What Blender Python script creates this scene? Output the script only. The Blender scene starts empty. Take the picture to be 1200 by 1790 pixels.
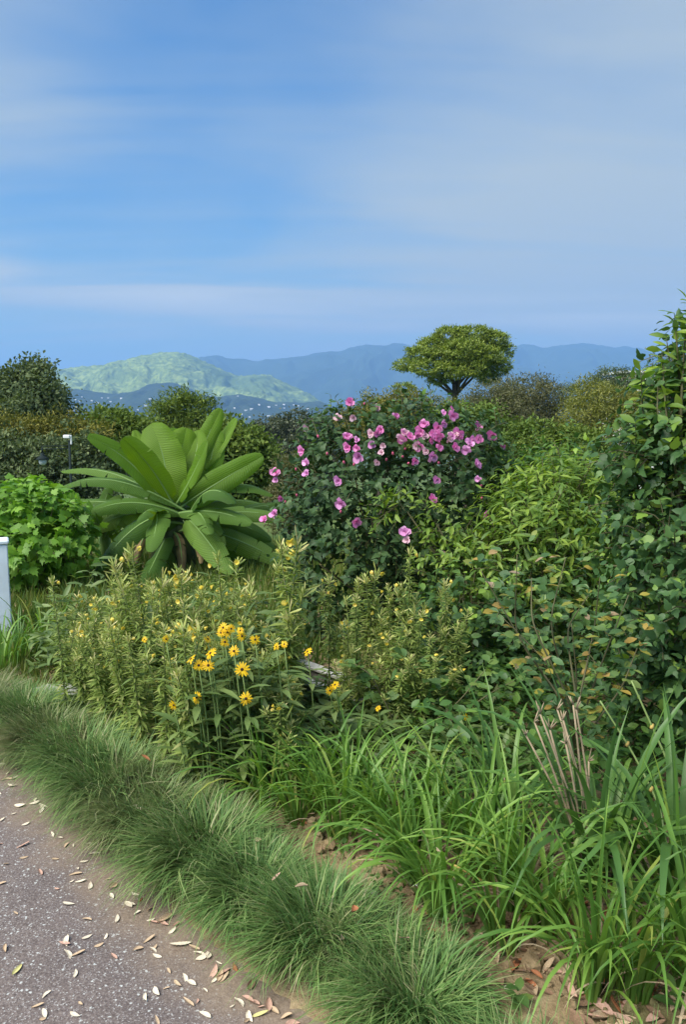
import bpy, math, random
import numpy as np
from mathutils import Vector, Matrix
from mathutils.bvhtree import BVHTree

random.seed(7)
RNG = np.random.default_rng(11)
S = bpy.context.scene
COL = S.collection

# ------------------------------------------------------------------ camera
PITCH = math.radians(7.4)
CAMZ = 1.6
FPX = 1350.0
cam_d = bpy.data.cameras.new('camera')
cam_d.sensor_fit = 'VERTICAL'
cam_d.sensor_height = 24.0
cam_d.lens = 24.0 * FPX / 1790.0
cam_d.clip_start = 0.05
cam_d.clip_end = 60000
cam = bpy.data.objects.new('camera', cam_d)
COL.objects.link(cam)
cam.location = (0, 0, CAMZ)
cam.rotation_euler = (math.radians(90) - PITCH, 0, 0)
S.camera = cam

# ------------------------------------------------------------------ light
SUN_EL = math.radians(50)
SUN_AZ = math.atan2(-0.78, -0.55)          # from +Y, clockwise: sun stands to the left, a little behind
SUN_DIR = Vector((math.sin(SUN_AZ) * math.cos(SUN_EL), math.cos(SUN_AZ) * math.cos(SUN_EL), math.sin(SUN_EL)))
sd = bpy.data.lights.new('sun', 'SUN')
sd.energy = 1.5
sd.angle = math.radians(48)
sd.color = (1.0, 0.95, 0.86)
so = bpy.data.objects.new('sun', sd)
COL.objects.link(so)
so.rotation_euler = SUN_DIR.to_track_quat('Z', 'Y').to_euler()

W = bpy.data.worlds.new('World')
S.world = W
W.use_nodes = True
wt = W.node_tree
wt.nodes.clear()


def wn(t, **kw):
    n = wt.nodes.new(t)
    for k, v in kw.items():
        setattr(n, k, v)
    return n


def wl(a, b):
    wt.links.new(a, b)


def wmath(op, a, b=None, c=None, clamp=False):
    n = wn('ShaderNodeMath', operation=op, use_clamp=clamp)
    for i, v in enumerate((a, b, c)):
        if v is None:
            continue
        if isinstance(v, (int, float)):
            n.inputs[i].default_value = v
        else:
            wl(v, n.inputs[i])
    return n.outputs[0]


sky = wn('ShaderNodeTexSky', sky_type='NISHITA', sun_disc=False)
sky.sun_elevation = SUN_EL
sky.sun_rotation = SUN_AZ
sky.altitude = 100
sky.air_density = 1.6
sky.dust_density = 0.6
sky.ozone_density = 2.2
tc = wn('ShaderNodeTexCoord')
sep = wn('ShaderNodeSeparateXYZ')
wl(tc.outputs['Generated'], sep.inputs[0])
zz = wmath('ADD', wmath('MAXIMUM', sep.outputs[2], 0.0), 0.13)
cx_ = wmath('DIVIDE', sep.outputs[0], zz)
cy_ = wmath('DIVIDE', sep.outputs[1], zz)
cmb = wn('ShaderNodeCombineXYZ')
wl(cx_, cmb.inputs[0])
wl(cy_, cmb.inputs[1])


def wnoise(scale, rot, loc, nscale, detail, rough, dist=0.0):
    mp = wn('ShaderNodeMapping')
    mp.inputs['Scale'].default_value = scale
    mp.inputs['Rotation'].default_value = (0, 0, rot)
    mp.inputs['Location'].default_value = loc
    wl(cmb.outputs[0], mp.inputs[0])
    nz = wn('ShaderNodeTexNoise')
    nz.inputs['Scale'].default_value = nscale
    nz.inputs['Detail'].default_value = detail
    nz.inputs['Roughness'].default_value = rough
    nz.inputs['Distortion'].default_value = dist
    wl(mp.outputs[0], nz.inputs['Vector'])
    return nz.outputs[0]


def wramp(v, lo, hi):
    n = wn('ShaderNodeMapRange', interpolation_type='SMOOTHSTEP')
    n.inputs['From Min'].default_value = lo
    n.inputs['From Max'].default_value = hi
    wl(v, n.inputs['Value'])
    return n.outputs[0]


big = wramp(wnoise((0.62, 0.36, 1), 0.5, (1.3, 2.4, 0), 0.9, 4, 0.5, 0.5), 0.38, 0.68)
wisp = wramp(wnoise((0.34, 0.95, 1), 0.30, (0.7, 3.1, 0), 1.5, 6, 0.52, 0.9), 0.36, 0.74)
# a sheet of high cloud to the right with a slanting ragged edge, another high on the left
rag = wmath('MULTIPLY', wmath('SUBTRACT', wnoise((0.5, 0.6, 1), 0.4, (5.1, 0.2, 0), 1.3, 5, 0.55, 0.6), 0.5), 0.5)
vv = wmath('ADD', wmath('ADD', sep.outputs[0], wmath('MULTIPLY', sep.outputs[2], -0.6)), rag)
veil = wramp(vv, -0.34, 0.02)
lx = wmath('ADD', wmath('ADD', wmath('MULTIPLY', sep.outputs[0], -1.0), wmath('MULTIPLY', sep.outputs[2], 0.55)), rag)
veil2 = wmath('MULTIPLY', wramp(lx, 0.42, 0.66), 0.75)
veil = wmath('MAXIMUM', veil, veil2)
low = wramp(sep.outputs[2], 0.26, 0.10)
cover = wmath('ADD', wmath('MULTIPLY', big, 0.25), wmath('MULTIPLY', wisp, 0.42))
cover = wmath('ADD', cover, wmath('MULTIPLY', veil, 0.62))
cover = wmath('ADD', cover, wmath('MULTIPLY', low, 0.16))
streak = wramp(wnoise((0.13, 1.25, 1), 0.10, (3.3, 0.9, 0), 2.0, 5, 0.55, 0.4), 0.42, 0.68)
cover = wmath('ADD', cover, wmath('MULTIPLY', streak, wmath('MULTIPLY', wramp(sep.outputs[2], 0.40, 0.16), 0.36)))
cover = wmath('ADD', cover, -0.15, clamp=True)
# a long pale band of cirrus above the hills
band_c = wmath('ADD', wmath('MULTIPLY', sep.outputs[0], -0.054), 0.128)
bd = wmath('SUBTRACT', sep.outputs[2], band_c)
bd = wmath('ADD', bd, wmath('MULTIPLY', wmath('SUBTRACT', wnoise((0.4, 0.4, 1), 0, (0, 0, 0), 1.1, 3, 0.5), 0.5), 0.03))
band = wmath('SUBTRACT', 1.0, wramp(wmath('ABSOLUTE', bd), 0.0, 0.034))
band = wmath('MULTIPLY', band, wramp(wisp, -0.3, 1.0))
cover = wmath('ADD', cover, wmath('MULTIPLY', band, 1.7), clamp=True)
mixc = wn('ShaderNodeMix', data_type='RGBA')
wl(cover, mixc.inputs['Factor'])
skymul = wn('ShaderNodeMix', data_type='RGBA', blend_type='MULTIPLY')
skymul.inputs['Factor'].default_value = 1.0
skymul.inputs[7].default_value = (0.20, 0.335, 0.48, 1)
wl(sky.outputs[0], skymul.inputs[6])
wl(skymul.outputs[2], mixc.inputs[6])
mixc.inputs[7].default_value = (1.80, 2.05, 2.12, 1)
mixb = wn('ShaderNodeMix', data_type='RGBA')
wl(wmath('MULTIPLY', band, 0.85, clamp=True), mixb.inputs['Factor'])
wl(mixc.outputs[2], mixb.inputs[6])
mixb.inputs[7].default_value = (2.75, 2.75, 2.55, 1)
bg = wn('ShaderNodeBackground')
wl(mixb.outputs[2], bg.inputs[0])
bg.inputs[1].default_value = 0.055
wo = wn('ShaderNodeOutputWorld')
wl(bg.outputs[0], wo.inputs[0])

S.view_settings.view_transform = 'Standard'
S.view_settings.look = 'None'
S.view_settings.gamma = 1
S.view_settings.use_curve_mapping = False
S.view_settings.exposure = 2.42
S.render.engine = 'CYCLES'
S.cycles.volume_bounces = 2

HAZE_DENSITY = 0.00015
HAZE_COLOR = (0.28, 0.515, 0.93, 1)

# ------------------------------------------------------------------ projection helpers
CP, SP = math.cos(PITCH), math.sin(PITCH)


def ray(px, py):
    u = (px - 600) / FPX
    v = (895 - py) / FPX
    return np.array((u, CP + v * SP, v * CP - SP))


def at(px, py, Y):
    d = ray(px, py)
    return np.array((0, 0, CAMZ)) + d * (Y / d[1])


def gnd(px, py, z=0.0):
    d = ray(px, py)
    return np.array((0, 0, CAMZ)) + d * ((z - CAMZ) / d[2])


def mpp(Y):
    return Y / FPX


# ------------------------------------------------------------------ numpy noise
def _h(i, j, s):
    v = np.sin(i * 127.1 + j * 311.7 + s * 74.7) * 43758.5453
    return v - np.floor(v)


def vnoise(x, y, s=0):
    i = np.floor(x); j = np.floor(y)
    fx = x - i; fy = y - j
    fx = fx * fx * (3 - 2 * fx); fy = fy * fy * (3 - 2 * fy)
    a = _h(i, j, s); b = _h(i + 1, j, s); c = _h(i, j + 1, s); d = _h(i + 1, j + 1, s)
    return a + (b - a) * fx + (c - a) * fy + (a - b - c + d) * fx * fy


def fbm(x, y, oct=4, s=0):
    r = 0; a = 0.5; t = 0
    for k in range(oct):
        r = r + a * vnoise(x, y, s + k * 3.1); t += a
        x = x * 2.03 + 5.2; y = y * 2.03 + 1.3; a *= 0.5
    return r / t


def sstep(e0, e1, x):
    t = np.clip((x - e0) / (e1 - e0), 0, 1)
    return t * t * (3 - 2 * t)


# ------------------------------------------------------------------ mesh helpers
def norm(a):
    a = np.asarray(a, float)
    return a / (np.linalg.norm(a, axis=-1, keepdims=True) + 1e-12)


class MB:
    """collects geometry for ONE mesh object"""
    def __init__(self):
        self.v = []; self.l = []; self.t = []; self.m = []; self.a = []; self.uv = []; self.n = 0

    def add(self, verts, faces, mat=0, tint=0.0):
        verts = np.asarray(verts, float).reshape(-1, 3)
        loops = np.concatenate([np.asarray(f, int) for f in faces]) + self.n
        tot = np.array([len(f) for f in faces])
        self.v.append(verts); self.l.append(loops); self.t.append(tot)
        self.m.append(np.full(len(tot), mat))
        self.a.append(np.broadcast_to(np.asarray(tint, float), (len(verts),)).copy())
        self.n += len(verts)
        return self

    def inst(self, tmpl, M, T, tint=None, mat=0):
        tv, tf = tmpl
        tv = np.asarray(tv, float)
        N = len(T)
        if N == 0:
            return self
        V = np.einsum('nij,kj->nki', M, tv) + np.asarray(T)[:, None, :]
        fl = np.concatenate([np.asarray(f, int) for f in tf]); ft = np.array([len(f) for f in tf])
        loops = (fl[None, :] + (np.arange(N) * len(tv))[:, None]).ravel() + self.n
        self.v.append(V.reshape(-1, 3)); self.l.append(loops); self.t.append(np.tile(ft, N))
        self.m.append(np.full(N * len(ft), mat))
        if tint is None:
            tint = RNG.random(N)
        self.a.append(np.repeat(tint, len(tv)))
        self.n += N * len(tv)
        return self

    def tube(self, pts, rad, sides=6, mat=0, tint=0.0, cap=True):
        pts = np.asarray(pts, float)
        n = len(pts)
        rad = np.broadcast_to(np.asarray(rad, float), (n,))
        tan = norm(np.gradient(pts, axis=0))
        ref = np.array((0.31, 0.17, 0.93)) if abs(tan[0] @ np.array((0.31, 0.17, 0.93))) < 0.9 else np.array((1.0, 0.1, 0))
        s = norm(np.cross(tan, ref)); b = np.cross(tan, s)
        an = np.arange(sides) * 2 * math.pi / sides
        ring = pts[:, None, :] + rad[:, None, None] * (np.cos(an)[None, :, None] * s[:, None, :] + np.sin(an)[None, :, None] * b[:, None, :])
        f = []
        for i in range(n - 1):
            for k in range(sides):
                k2 = (k + 1) % sides
                f.append((i * sides + k, i * sides + k2, (i + 1) * sides + k2, (i + 1) * sides + k))
        if cap:
            f.append(tuple(range(sides))[::-1]); f.append(tuple((n - 1) * sides + k for k in range(sides)))
        return self.add(ring.reshape(-1, 3), f, mat, tint)

    def box(self, c, s, mat=0, rz=0.0, bevel=0.0):
        c = np.asarray(c, float); s = np.asarray(s, float) / 2
        b = bevel
        if b <= 0:
            v = np.array([(x, y, z) for z in (-1, 1) for y in (-1, 1) for x in (-1, 1)], float) * s
            f = [(0, 2, 3, 1), (4, 5, 7, 6), (0, 1, 5, 4), (2, 6, 7, 3), (0, 4, 6, 2), (1, 3, 7, 5)]
        else:
            def ring(ix, iy, z):
                return [(-ix, -iy + b, z), (-ix + b, -iy, z), (ix - b, -iy, z), (ix, -iy + b, z), (ix, iy - b, z), (ix - b, iy, z), (-ix + b, iy, z), (-ix, iy - b, z)]
            v = np.array(ring(s[0] - b, s[1] - b, -s[2]) + ring(s[0], s[1], -s[2] + b) + ring(s[0], s[1], s[2] - b) + ring(s[0] - b, s[1] - b, s[2]))
            f = [tuple(range(8))[::-1], tuple(range(24, 32))]
            for r in range(3):
                for k in range(8):
                    f.append((r * 8 + k, r * 8 + (k + 1) % 8, (r + 1) * 8 + (k + 1) % 8, (r + 1) * 8 + k))
        R = np.array([(math.cos(rz), -math.sin(rz), 0), (math.sin(rz), math.cos(rz), 0), (0, 0, 1)])
        return self.add(v @ R.T + c, f, mat)

    def lathe(self, prof, c=(0, 0, 0), sides=14, mat=0):
        an = np.arange(sides) * 2 * math.pi / sides
        v = [(r * math.cos(a), r * math.sin(a), z) for r, z in prof for a in an]
        f = []
        for i in range(len(prof) - 1):
            for k in range(sides):
                k2 = (k + 1) % sides
                f.append((i * sides + k, i * sides + k2, (i + 1) * sides + k2, (i + 1) * sides + k))
        return self.add(np.array(v) + np.asarray(c, float), f, mat)

    def grid(self, P, mat=0, tint=None):
        ny, nx = P.shape[:2]
        idx = np.arange(nx * ny).reshape(ny, nx)
        q = np.stack([idx[:-1, :-1], idx[:-1, 1:], idx[1:, 1:], idx[1:, :-1]], -1).reshape(-1, 4)
        self.v.append(P.reshape(-1, 3)); self.l.append(q.ravel() + self.n); self.t.append(np.full(len(q), 4))
        self.m.append(np.full(len(q), mat))
        self.a.append(np.zeros(nx * ny) if tint is None else tint.ravel())
        self.n += nx * ny
        return self

    def mesh(self, name, mats, smooth=True):
        me = bpy.data.meshes.new(name)
        V = np.concatenate(self.v); L = np.concatenate(self.l); T = np.concatenate(self.t)
        me.vertices.add(len(V)); me.vertices.foreach_set('co', V.ravel())
        me.loops.add(len(L)); me.loops.foreach_set('vertex_index', L.astype(np.int32))
        me.polygons.add(len(T))
        st = np.concatenate([[0], np.cumsum(T)[:-1]])
        me.polygons.foreach_set('loop_start', st.astype(np.int32))
        me.polygons.foreach_set('material_index', np.concatenate(self.m).astype(np.int32))
        at_ = me.attributes.new('tint', 'FLOAT', 'POINT')
        at_.data.foreach_set('value', np.concatenate(self.a))
        for m in (mats if isinstance(mats, (list, tuple)) else [mats]):
            me.materials.append(m)
        me.update(calc_edges=True)
        me.polygons.foreach_set('use_smooth', np.full(len(T), smooth))
        me.validate()
        return me

    def obj(self, name, mats, parent=None, loc=None, smooth=True):
        return link(name, self.mesh(name, mats, smooth), parent, loc)


def link(name, me, parent=None, loc=None):
    o = bpy.data.objects.new(name, me)
    COL.objects.link(o)
    if parent is not None:
        o.parent = parent
    if loc is not None:
        o.location = loc
    return o


def tag(o, label=None, cat=None, group=None, kind=None):
    if label: o['label'] = label
    if cat: o['category'] = cat
    if group: o['group'] = group
    if kind: o['kind'] = kind
    return o


def thing(name, label, cat, loc=(0, 0, 0), rz=0.0, group=None):
    o = bpy.data.objects.new(name, None)
    COL.objects.link(o)
    o.location = loc
    o.rotation_euler = (0, 0, rz)
    o.empty_display_size = 0.1
    return tag(o, label, cat, group)


def kids():
    d = {}
    for o in COL.objects:
        if o.parent:
            d.setdefault(o.parent, []).append(o)
    return d


def copy_tree(o, kd, parent=None):
    c = o.copy(); COL.objects.link(c)
    if parent is not None:
        c.parent = parent
    for ch in kd.get(o, []):
        copy_tree(ch, kd, c)
    return c


def frames(d, n):
    y = norm(d); x = norm(np.cross(y, n)); z = np.cross(x, y)
    return np.stack([x, y, z], axis=-1)


def rdir(n):
    return norm(RNG.normal(size=(n, 3)))


# ------------------------------------------------------------------ materials
def newmat(name):
    m = bpy.data.materials.new(name); m.use_nodes = True
    m.node_tree.nodes.clear()
    return m, m.node_tree.nodes, m.node_tree.links


def plain(name, col, rough=0.6, metal=0.0, noise=0.0, nscale=20.0, bump=0.0, col2=None, spec=0.3):
    m, N, L = newmat(name)
    p = N.new('ShaderNodeBsdfPrincipled'); o = N.new('ShaderNodeOutputMaterial')
    L.new(p.outputs[0], o.inputs[0])
    p.inputs['Roughness'].default_value = rough; p.inputs['Metallic'].default_value = metal
    p.inputs['Specular IOR Level'].default_value = spec
    p.inputs['Base Color'].default_value = (*col, 1)
    if noise or bump or col2:
        t = N.new('ShaderNodeTexCoord'); nz = N.new('ShaderNodeTexNoise')
        nz.inputs['Scale'].default_value = nscale; nz.inputs['Detail'].default_value = 5
        L.new(t.outputs['Object'], nz.inputs['Vector'])
        c2 = col2 or tuple(c * (1 - noise) for c in col)
        r = N.new('ShaderNodeValToRGB')
        r.color_ramp.elements[0].position = 0.35; r.color_ramp.elements[1].position = 0.68
        r.color_ramp.elements[0].color = (*c2, 1); r.color_ramp.elements[1].color = (*col, 1)
        L.new(nz.outputs[0], r.inputs[0]); L.new(r.outputs[0], p.inputs['Base Color'])
        if bump:
            b = N.new('ShaderNodeBump'); b.inputs['Strength'].default_value = bump; b.inputs['Distance'].default_value = 0.02
            L.new(nz.outputs[0], b.inputs['Height']); L.new(b.outputs[0], p.inputs['Normal'])
    return m


def leafmat(name, stops, trans=0.35, rough=0.45, spec=0.35, tmul=(1.25, 1.3, 0.55), vein=None):
    """leaf colour picked per leaf (mesh attribute + object random), thin-leaf translucency"""
    m, N, L = newmat(name)
    a = N.new('ShaderNodeAttribute'); a.attribute_name = 'tint'
    oi = N.new('ShaderNodeObjectInfo')
    ad = N.new('ShaderNodeMath'); ad.operation = 'ADD'
    fr = N.new('ShaderNodeMath'); fr.operation = 'FRACT'
    L.new(a.outputs['Fac'], ad.inputs[0]); L.new(oi.outputs['Random'], ad.inputs[1]); L.new(ad.outputs[0], fr.inputs[0])
    r = N.new('ShaderNodeValToRGB'); cr = r.color_ramp
    while len(cr.elements) < len(stops):
        cr.elements.new(0.5)
    for e, (p, c) in zip(cr.elements, stops):
        e.position = p; e.color = (*c, 1)
    L.new(fr.outputs[0], r.inputs[0])
    col = r.outputs[0]
    if vein:
        uv = N.new('ShaderNodeUVMap')
        wv = N.new('ShaderNodeTexWave'); wv.bands_direction = 'Y'
        wv.inputs['Scale'].default_value = vein; wv.inputs['Distortion'].default_value = 3
        wv.inputs['Detail'].default_value = 3
        L.new(uv.outputs[0], wv.inputs['Vector'])
        mx = N.new('ShaderNodeMix'); mx.data_type = 'RGBA'; mx.blend_type = 'MULTIPLY'; mx.inputs['Factor'].default_value = 1
        vr = N.new('ShaderNodeMapRange'); vr.inputs['To Min'].default_value = 0.76; vr.inputs['To Max'].default_value = 1.10
        L.new(wv.outputs['Fac'], vr.inputs[0])
        L.new(col, mx.inputs[6]); L.new(vr.outputs[0], mx.inputs[7])
        col = mx.outputs[2]
    p = N.new('ShaderNodeBsdfPrincipled'); p.inputs['Roughness'].default_value = rough
    p.inputs['Specular IOR Level'].default_value = spec
    L.new(col, p.inputs['Base Color'])
    if vein:
        b = N.new('ShaderNodeBump'); b.inputs['Strength'].default_value = 0.45; b.inputs['Distance'].default_value = 0.008
        L.new(wv.outputs['Fac'], b.inputs['Height']); L.new(b.outputs[0], p.inputs['Normal'])
    tm = N.new('ShaderNodeMix'); tm.data_type = 'RGBA'; tm.blend_type = 'MULTIPLY'; tm.inputs['Factor'].default_value = 1
    tm.inputs[7].default_value = (*tmul, 1)
    L.new(col, tm.inputs[6])
    t = N.new('ShaderNodeBsdfTranslucent'); L.new(tm.outputs[2], t.inputs[0])
    ms = N.new('ShaderNodeMixShader'); ms.inputs[0].default_value = trans
    L.new(p.outputs[0], ms.inputs[1]); L.new(t.outputs[0], ms.inputs[2])
    o = N.new('ShaderNodeOutputMaterial'); L.new(ms.outputs[0], o.inputs[0])
    return m


def g(r, gg, b):
    return (r, gg, b)


M = {}
M['banana'] = leafmat('banana leaf', [(0, g(.075, .165, .03)), (.5, g(.115, .225, .038)), (1, g(.16, .28, .05))], trans=.40, rough=.5, spec=.22, tmul=(1.6, 1.4, .4), vein=15)
M['banana_young'] = leafmat('young banana leaf', [(0, g(.125, .25, .02)), (.5, g(.155, .29, .022)), (1, g(.19, .33, .03))], trans=.45, rough=.45, spec=.3, tmul=(1.5, 1.35, .3), vein=15)
M['midrib'] = plain('banana midrib', (.17, .28, .08), .5)
M['bstem'] = plain('banana stem', (.09, .12, .045), .6, noise=.4, nscale=8)
M['deadleaf'] = plain('withered leaf', (.24, .17, .08), .85, noise=.5, nscale=12)
M['maple'] = leafmat('lobed leaf', [(0, g(.11, .24, .03)), (.5, g(.16, .33, .04)), (1, g(.23, .41, .05))], trans=.38, rough=.5)
M['hibiscus'] = leafmat('hibiscus leaf', [(0, g(.03, .068, .025)), (.6, g(.052, .105, .038)), (1, g(.09, .155, .052))], trans=.24, rough=.5, spec=.25)
M['darkshrub'] = leafmat('dark shrub leaf', [(0, g(.038, .09, .03)), (.6, g(.065, .14, .042)), (.85, g(.10, .19, .05)), (1, g(.23, .36, .05))], trans=.28, rough=.45, spec=.3)
M['limeshrub'] = leafmat('lime shrub leaf', [(0, g(.085, .165, .03)), (.5, g(.15, .255, .042)), (1, g(.29, .40, .06))], trans=.40)
M['midshrub'] = leafmat('green shrub leaf', [(0, g(.045, .115, .028)), (.6, g(.08, .175, .04)), (1, g(.15, .27, .05))], trans=.32)
M['oval'] = leafmat('oval leaf', [(0, g(.06, .13, .045)), (.40, g(.10, .19, .07)), (.66, g(.17, .25, .07)), (.80, g(.30, .29, .05)), (.93, g(.38, .25, .06)), (1, g(.40, .30, .22))], trans=.3)
M['primrose'] = leafmat('primrose leaf', [(0, g(.15, .22, .055)), (.5, g(.22, .30, .08)), (.85, g(.31, .38, .11)), (1, g(.40, .40, .17))], trans=.35, spec=.12)
M['primstem'] = plain('primrose stem', (.16, .19, .07), .6)
M['bud'] = leafmat('primrose bud', [(0, g(.30, .38, .10)), (.6, g(.42, .46, .14)), (1, g(.56, .50, .24))], trans=.2)
M['primpetal'] = leafmat('primrose petal', [(0, g(.78, .62, .07)), (.5, g(.85, .72, .14)), (1, g(.85, .66, .16))], trans=.35, tmul=(1, 1, .7))
M['daisy'] = leafmat('daisy petal', [(0, g(.80, .46, .008)), (.6, g(.85, .55, .01)), (1, g(.85, .60, .02))], trans=.3, tmul=(1, 1, .7))
M['cone'] = plain('daisy centre', (.035, .014, .010), .8)
M['daisyleaf'] = leafmat('daisy leaf', [(0, g(.10, .165, .05)), (.6, g(.15, .225, .07)), (1, g(.21, .28, .09))], trans=.3)
M['pink'] = leafmat('pink petal', [(0, g(.76, .20, .50)), (.5, g(.80, .26, .56)), (1, g(.79, .34, .62))], trans=.3, tmul=(1, .9, 1))
M['lilac'] = leafmat('lilac petal', [(0, g(.72, .28, .60)), (.5, g(.77, .34, .64)), (1, g(.78, .42, .68))], trans=.3, tmul=(1, .9, 1))
M['palepink'] = leafmat('faded petal', [(0, g(.74, .44, .54)), (1, g(.78, .54, .60))], trans=.3, tmul=(1, .9, 1))
M['stamen'] = plain('petal throat', (.50, .05, .18), .6)
M['pinkbud'] = plain('pink bud', (.60, .12, .22), .6)
M['daylily'] = leafmat('daylily leaf', [(0, g(.08, .18, .03)), (.5, g(.13, .26, .045)), (.9, g(.21, .35, .06)), (1, g(.33, .37, .08))], trans=.34, rough=.42)
M['iris'] = leafmat('dark strap leaf', [(0, g(.05, .12, .03)), (.6, g(.08, .17, .038)), (1, g(.14, .25, .05))], trans=.25, rough=.38)
def tuft_material():
    """each tuft has its own greenness, each blade its own shade of it"""
    m, N, L = newmat('border grass')
    a = N.new('ShaderNodeAttribute'); a.attribute_name = 'tint'
    oi = N.new('ShaderNodeObjectInfo')

    def ramp(v, st):
        r = N.new('ShaderNodeValToRGB'); cr = r.color_ramp
        while len(cr.elements) < len(st): cr.elements.new(.5)
        for e, (p_, c) in zip(cr.elements, st):
            e.position = p_; e.color = (*c, 1)
        L.new(v, r.inputs[0]); return r.outputs[0]
    green = ramp(a.outputs['Fac'], ((0, (.085, .185, .05)), (.5, (.155, .275, .075)), (.85, (.25, .35, .11)), (1, (.42, .40, .22))))
    straw = ramp(a.outputs['Fac'], ((0, (.13, .175, .06)), (.5, (.20, .235, .09)), (.8, (.29, .29, .14)), (1, (.45, .40, .26))))
    mr = N.new('ShaderNodeMapRange'); mr.inputs['From Min'].default_value = .25; mr.inputs['From Max'].default_value = .95
    L.new(oi.outputs['Random'], mr.inputs[0])
    mx = N.new('ShaderNodeMix'); mx.data_type = 'RGBA'
    L.new(mr.outputs[0], mx.inputs['Factor']); L.new(green, mx.inputs[6]); L.new(straw, mx.inputs[7])
    p = N.new('ShaderNodeBsdfPrincipled'); p.inputs['Roughness'].default_value = .5; p.inputs['Specular IOR Level'].default_value = .3
    L.new(mx.outputs[2], p.inputs['Base Color'])
    t = N.new('ShaderNodeBsdfTranslucent'); L.new(mx.outputs[2], t.inputs[0])
    ms = N.new('ShaderNodeMixShader'); ms.inputs[0].default_value = .3
    L.new(p.outputs[0], ms.inputs[1]); L.new(t.outputs[0], ms.inputs[2])
    o = N.new('ShaderNodeOutputMaterial'); L.new(ms.outputs[0], o.inputs[0])
    return m


M['tuft'] = tuft_material()
M['lawn'] = leafmat('lawn grass', [(0, g(.08, .15, .035)), (.6, g(.13, .20, .045)), (1, g(.22, .24, .07))], trans=.3)
M['weed'] = leafmat('weed leaf', [(0, g(.06, .13, .035)), (.6, g(.10, .18, .045)), (1, g(.17, .25, .06))], trans=.3)
M['treedark'] = leafmat('dark tree leaf', [(0, g(.07, .105, .05)), (.6, g(.11, .15, .065)), (1, g(.18, .22, .10))], trans=.2, spec=.1, rough=.7)
M['treeolive'] = leafmat('olive tree leaf', [(0, g(.08, .095, .025)), (.5, g(.15, .155, .035)), (1, g(.30, .28, .07))], trans=.22, spec=.1, rough=.7)
M['treegreen'] = leafmat('green tree leaf', [(0, g(.075, .125, .025)), (.6, g(.125, .185, .04)), (1, g(.21, .275, .06))], trans=.25, spec=.1, rough=.7)
M['treebrown'] = leafmat('grey brown tree leaf', [(0, g(.095, .105, .055)), (.6, g(.14, .148, .075)), (1, g(.22, .22, .12))], trans=.3, spec=.1, rough=.7)
M['treeyellow'] = leafmat('yellow tree leaf', [(0, g(.13, .15, .03)), (.6, g(.20, .215, .04)), (1, g(.30, .30, .06))], trans=.3)
M['forest'] = leafmat('forest leaf', [(0, g(.05, .065, .03)), (.6, g(.075, .09, .04)), (1, g(.10, .12, .055))], trans=.15)
M['pine'] = leafmat('pine needle', [(0, g(.13, .19, .025)), (.6, g(.20, .27, .035)), (1, g(.29, .35, .05))], trans=.2)
M['bark'] = plain('bark', (.13, .10, .075), .9, noise=.5, nscale=14, bump=.6)
M['twig'] = plain('twig', (.11, .105, .05), .8)
M['deadstalk'] = plain('dead stalk', (.40, .31, .20), .8, noise=.35, nscale=30)
M['goldstalk'] = plain('golden stalk', (.46, .34, .10), .7, noise=.3, nscale=30)
M['greenstalk'] = plain('green stalk', (.20, .28, .09), .5)
M['white'] = plain('pale blue white paint', (.76, .86, .92), .45, noise=.16, nscale=9)
M['wood'] = plain('weathered board', (.36, .33, .28), .9, noise=.45, nscale=9, bump=.4)
M['woodtop'] = plain('bleached board top', (.58, .57, .52), .85, noise=.3, nscale=9, bump=.3)
M['stone'] = plain('grey stone', (.36, .36, .33), .9, noise=.35, nscale=12, bump=.4)
M['metal'] = plain('grey lamp metal', (.02, .03, .03), .9, metal=.0, spec=.1)
M['glass'] = plain('lamp globe', (.45, .50, .52), .15)
M['plasticwhite'] = plain('white plastic', (.80, .80, .80), .4)
M['plasticblack'] = plain('black lens', (.02, .02, .025), .2)
M['housewall'] = plain('pale house wall', (.78, .77, .74), .8)
M['houseroof'] = plain('pale house roof', (.62, .62, .62), .7)
for k, c, c2 in (('tan', (.55, .42, .28), (.40, .28, .17)), ('pale', (.74, .67, .54), (.58, .49, .35)), ('pinkish', (.56, .36, .28), (.42, .25, .18)),
                 ('yellowish', (.60, .58, .24), (.50, .44, .18)), ('rust', (.42, .17, .07), (.26, .10, .05)), ('brown', (.26, .16, .10), (.16, .10, .06))):
    M['dry_' + k] = plain('dry leaf ' + k, c, .75, col2=c2, nscale=25)


def ground_material():
    m, N, L = newmat('meadow ground')
    t = N.new('ShaderNodeTexCoord'); n1 = N.new('ShaderNodeTexNoise'); n1.inputs['Scale'].default_value = .9; n1.inputs['Detail'].default_value = 8
    L.new(t.outputs['Object'], n1.inputs['Vector'])
    r = N.new('ShaderNodeValToRGB'); r.color_ramp.elements[0].position = .35; r.color_ramp.elements[1].position = .68
    r.color_ramp.elements[0].color = (.055, .095, .025, 1); r.color_ramp.elements[1].color = (.12, .16, .045, 1)
    L.new(n1.outputs[0], r.inputs[0])
    p = N.new('ShaderNodeBsdfPrincipled'); p.inputs['Roughness'].default_value = .95; p.inputs['Specular IOR Level'].default_value = .1
    L.new(r.outputs[0], p.inputs['Base Color'])
    o = N.new('ShaderNodeOutputMaterial'); L.new(p.outputs[0], o.inputs[0])
    return m


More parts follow.
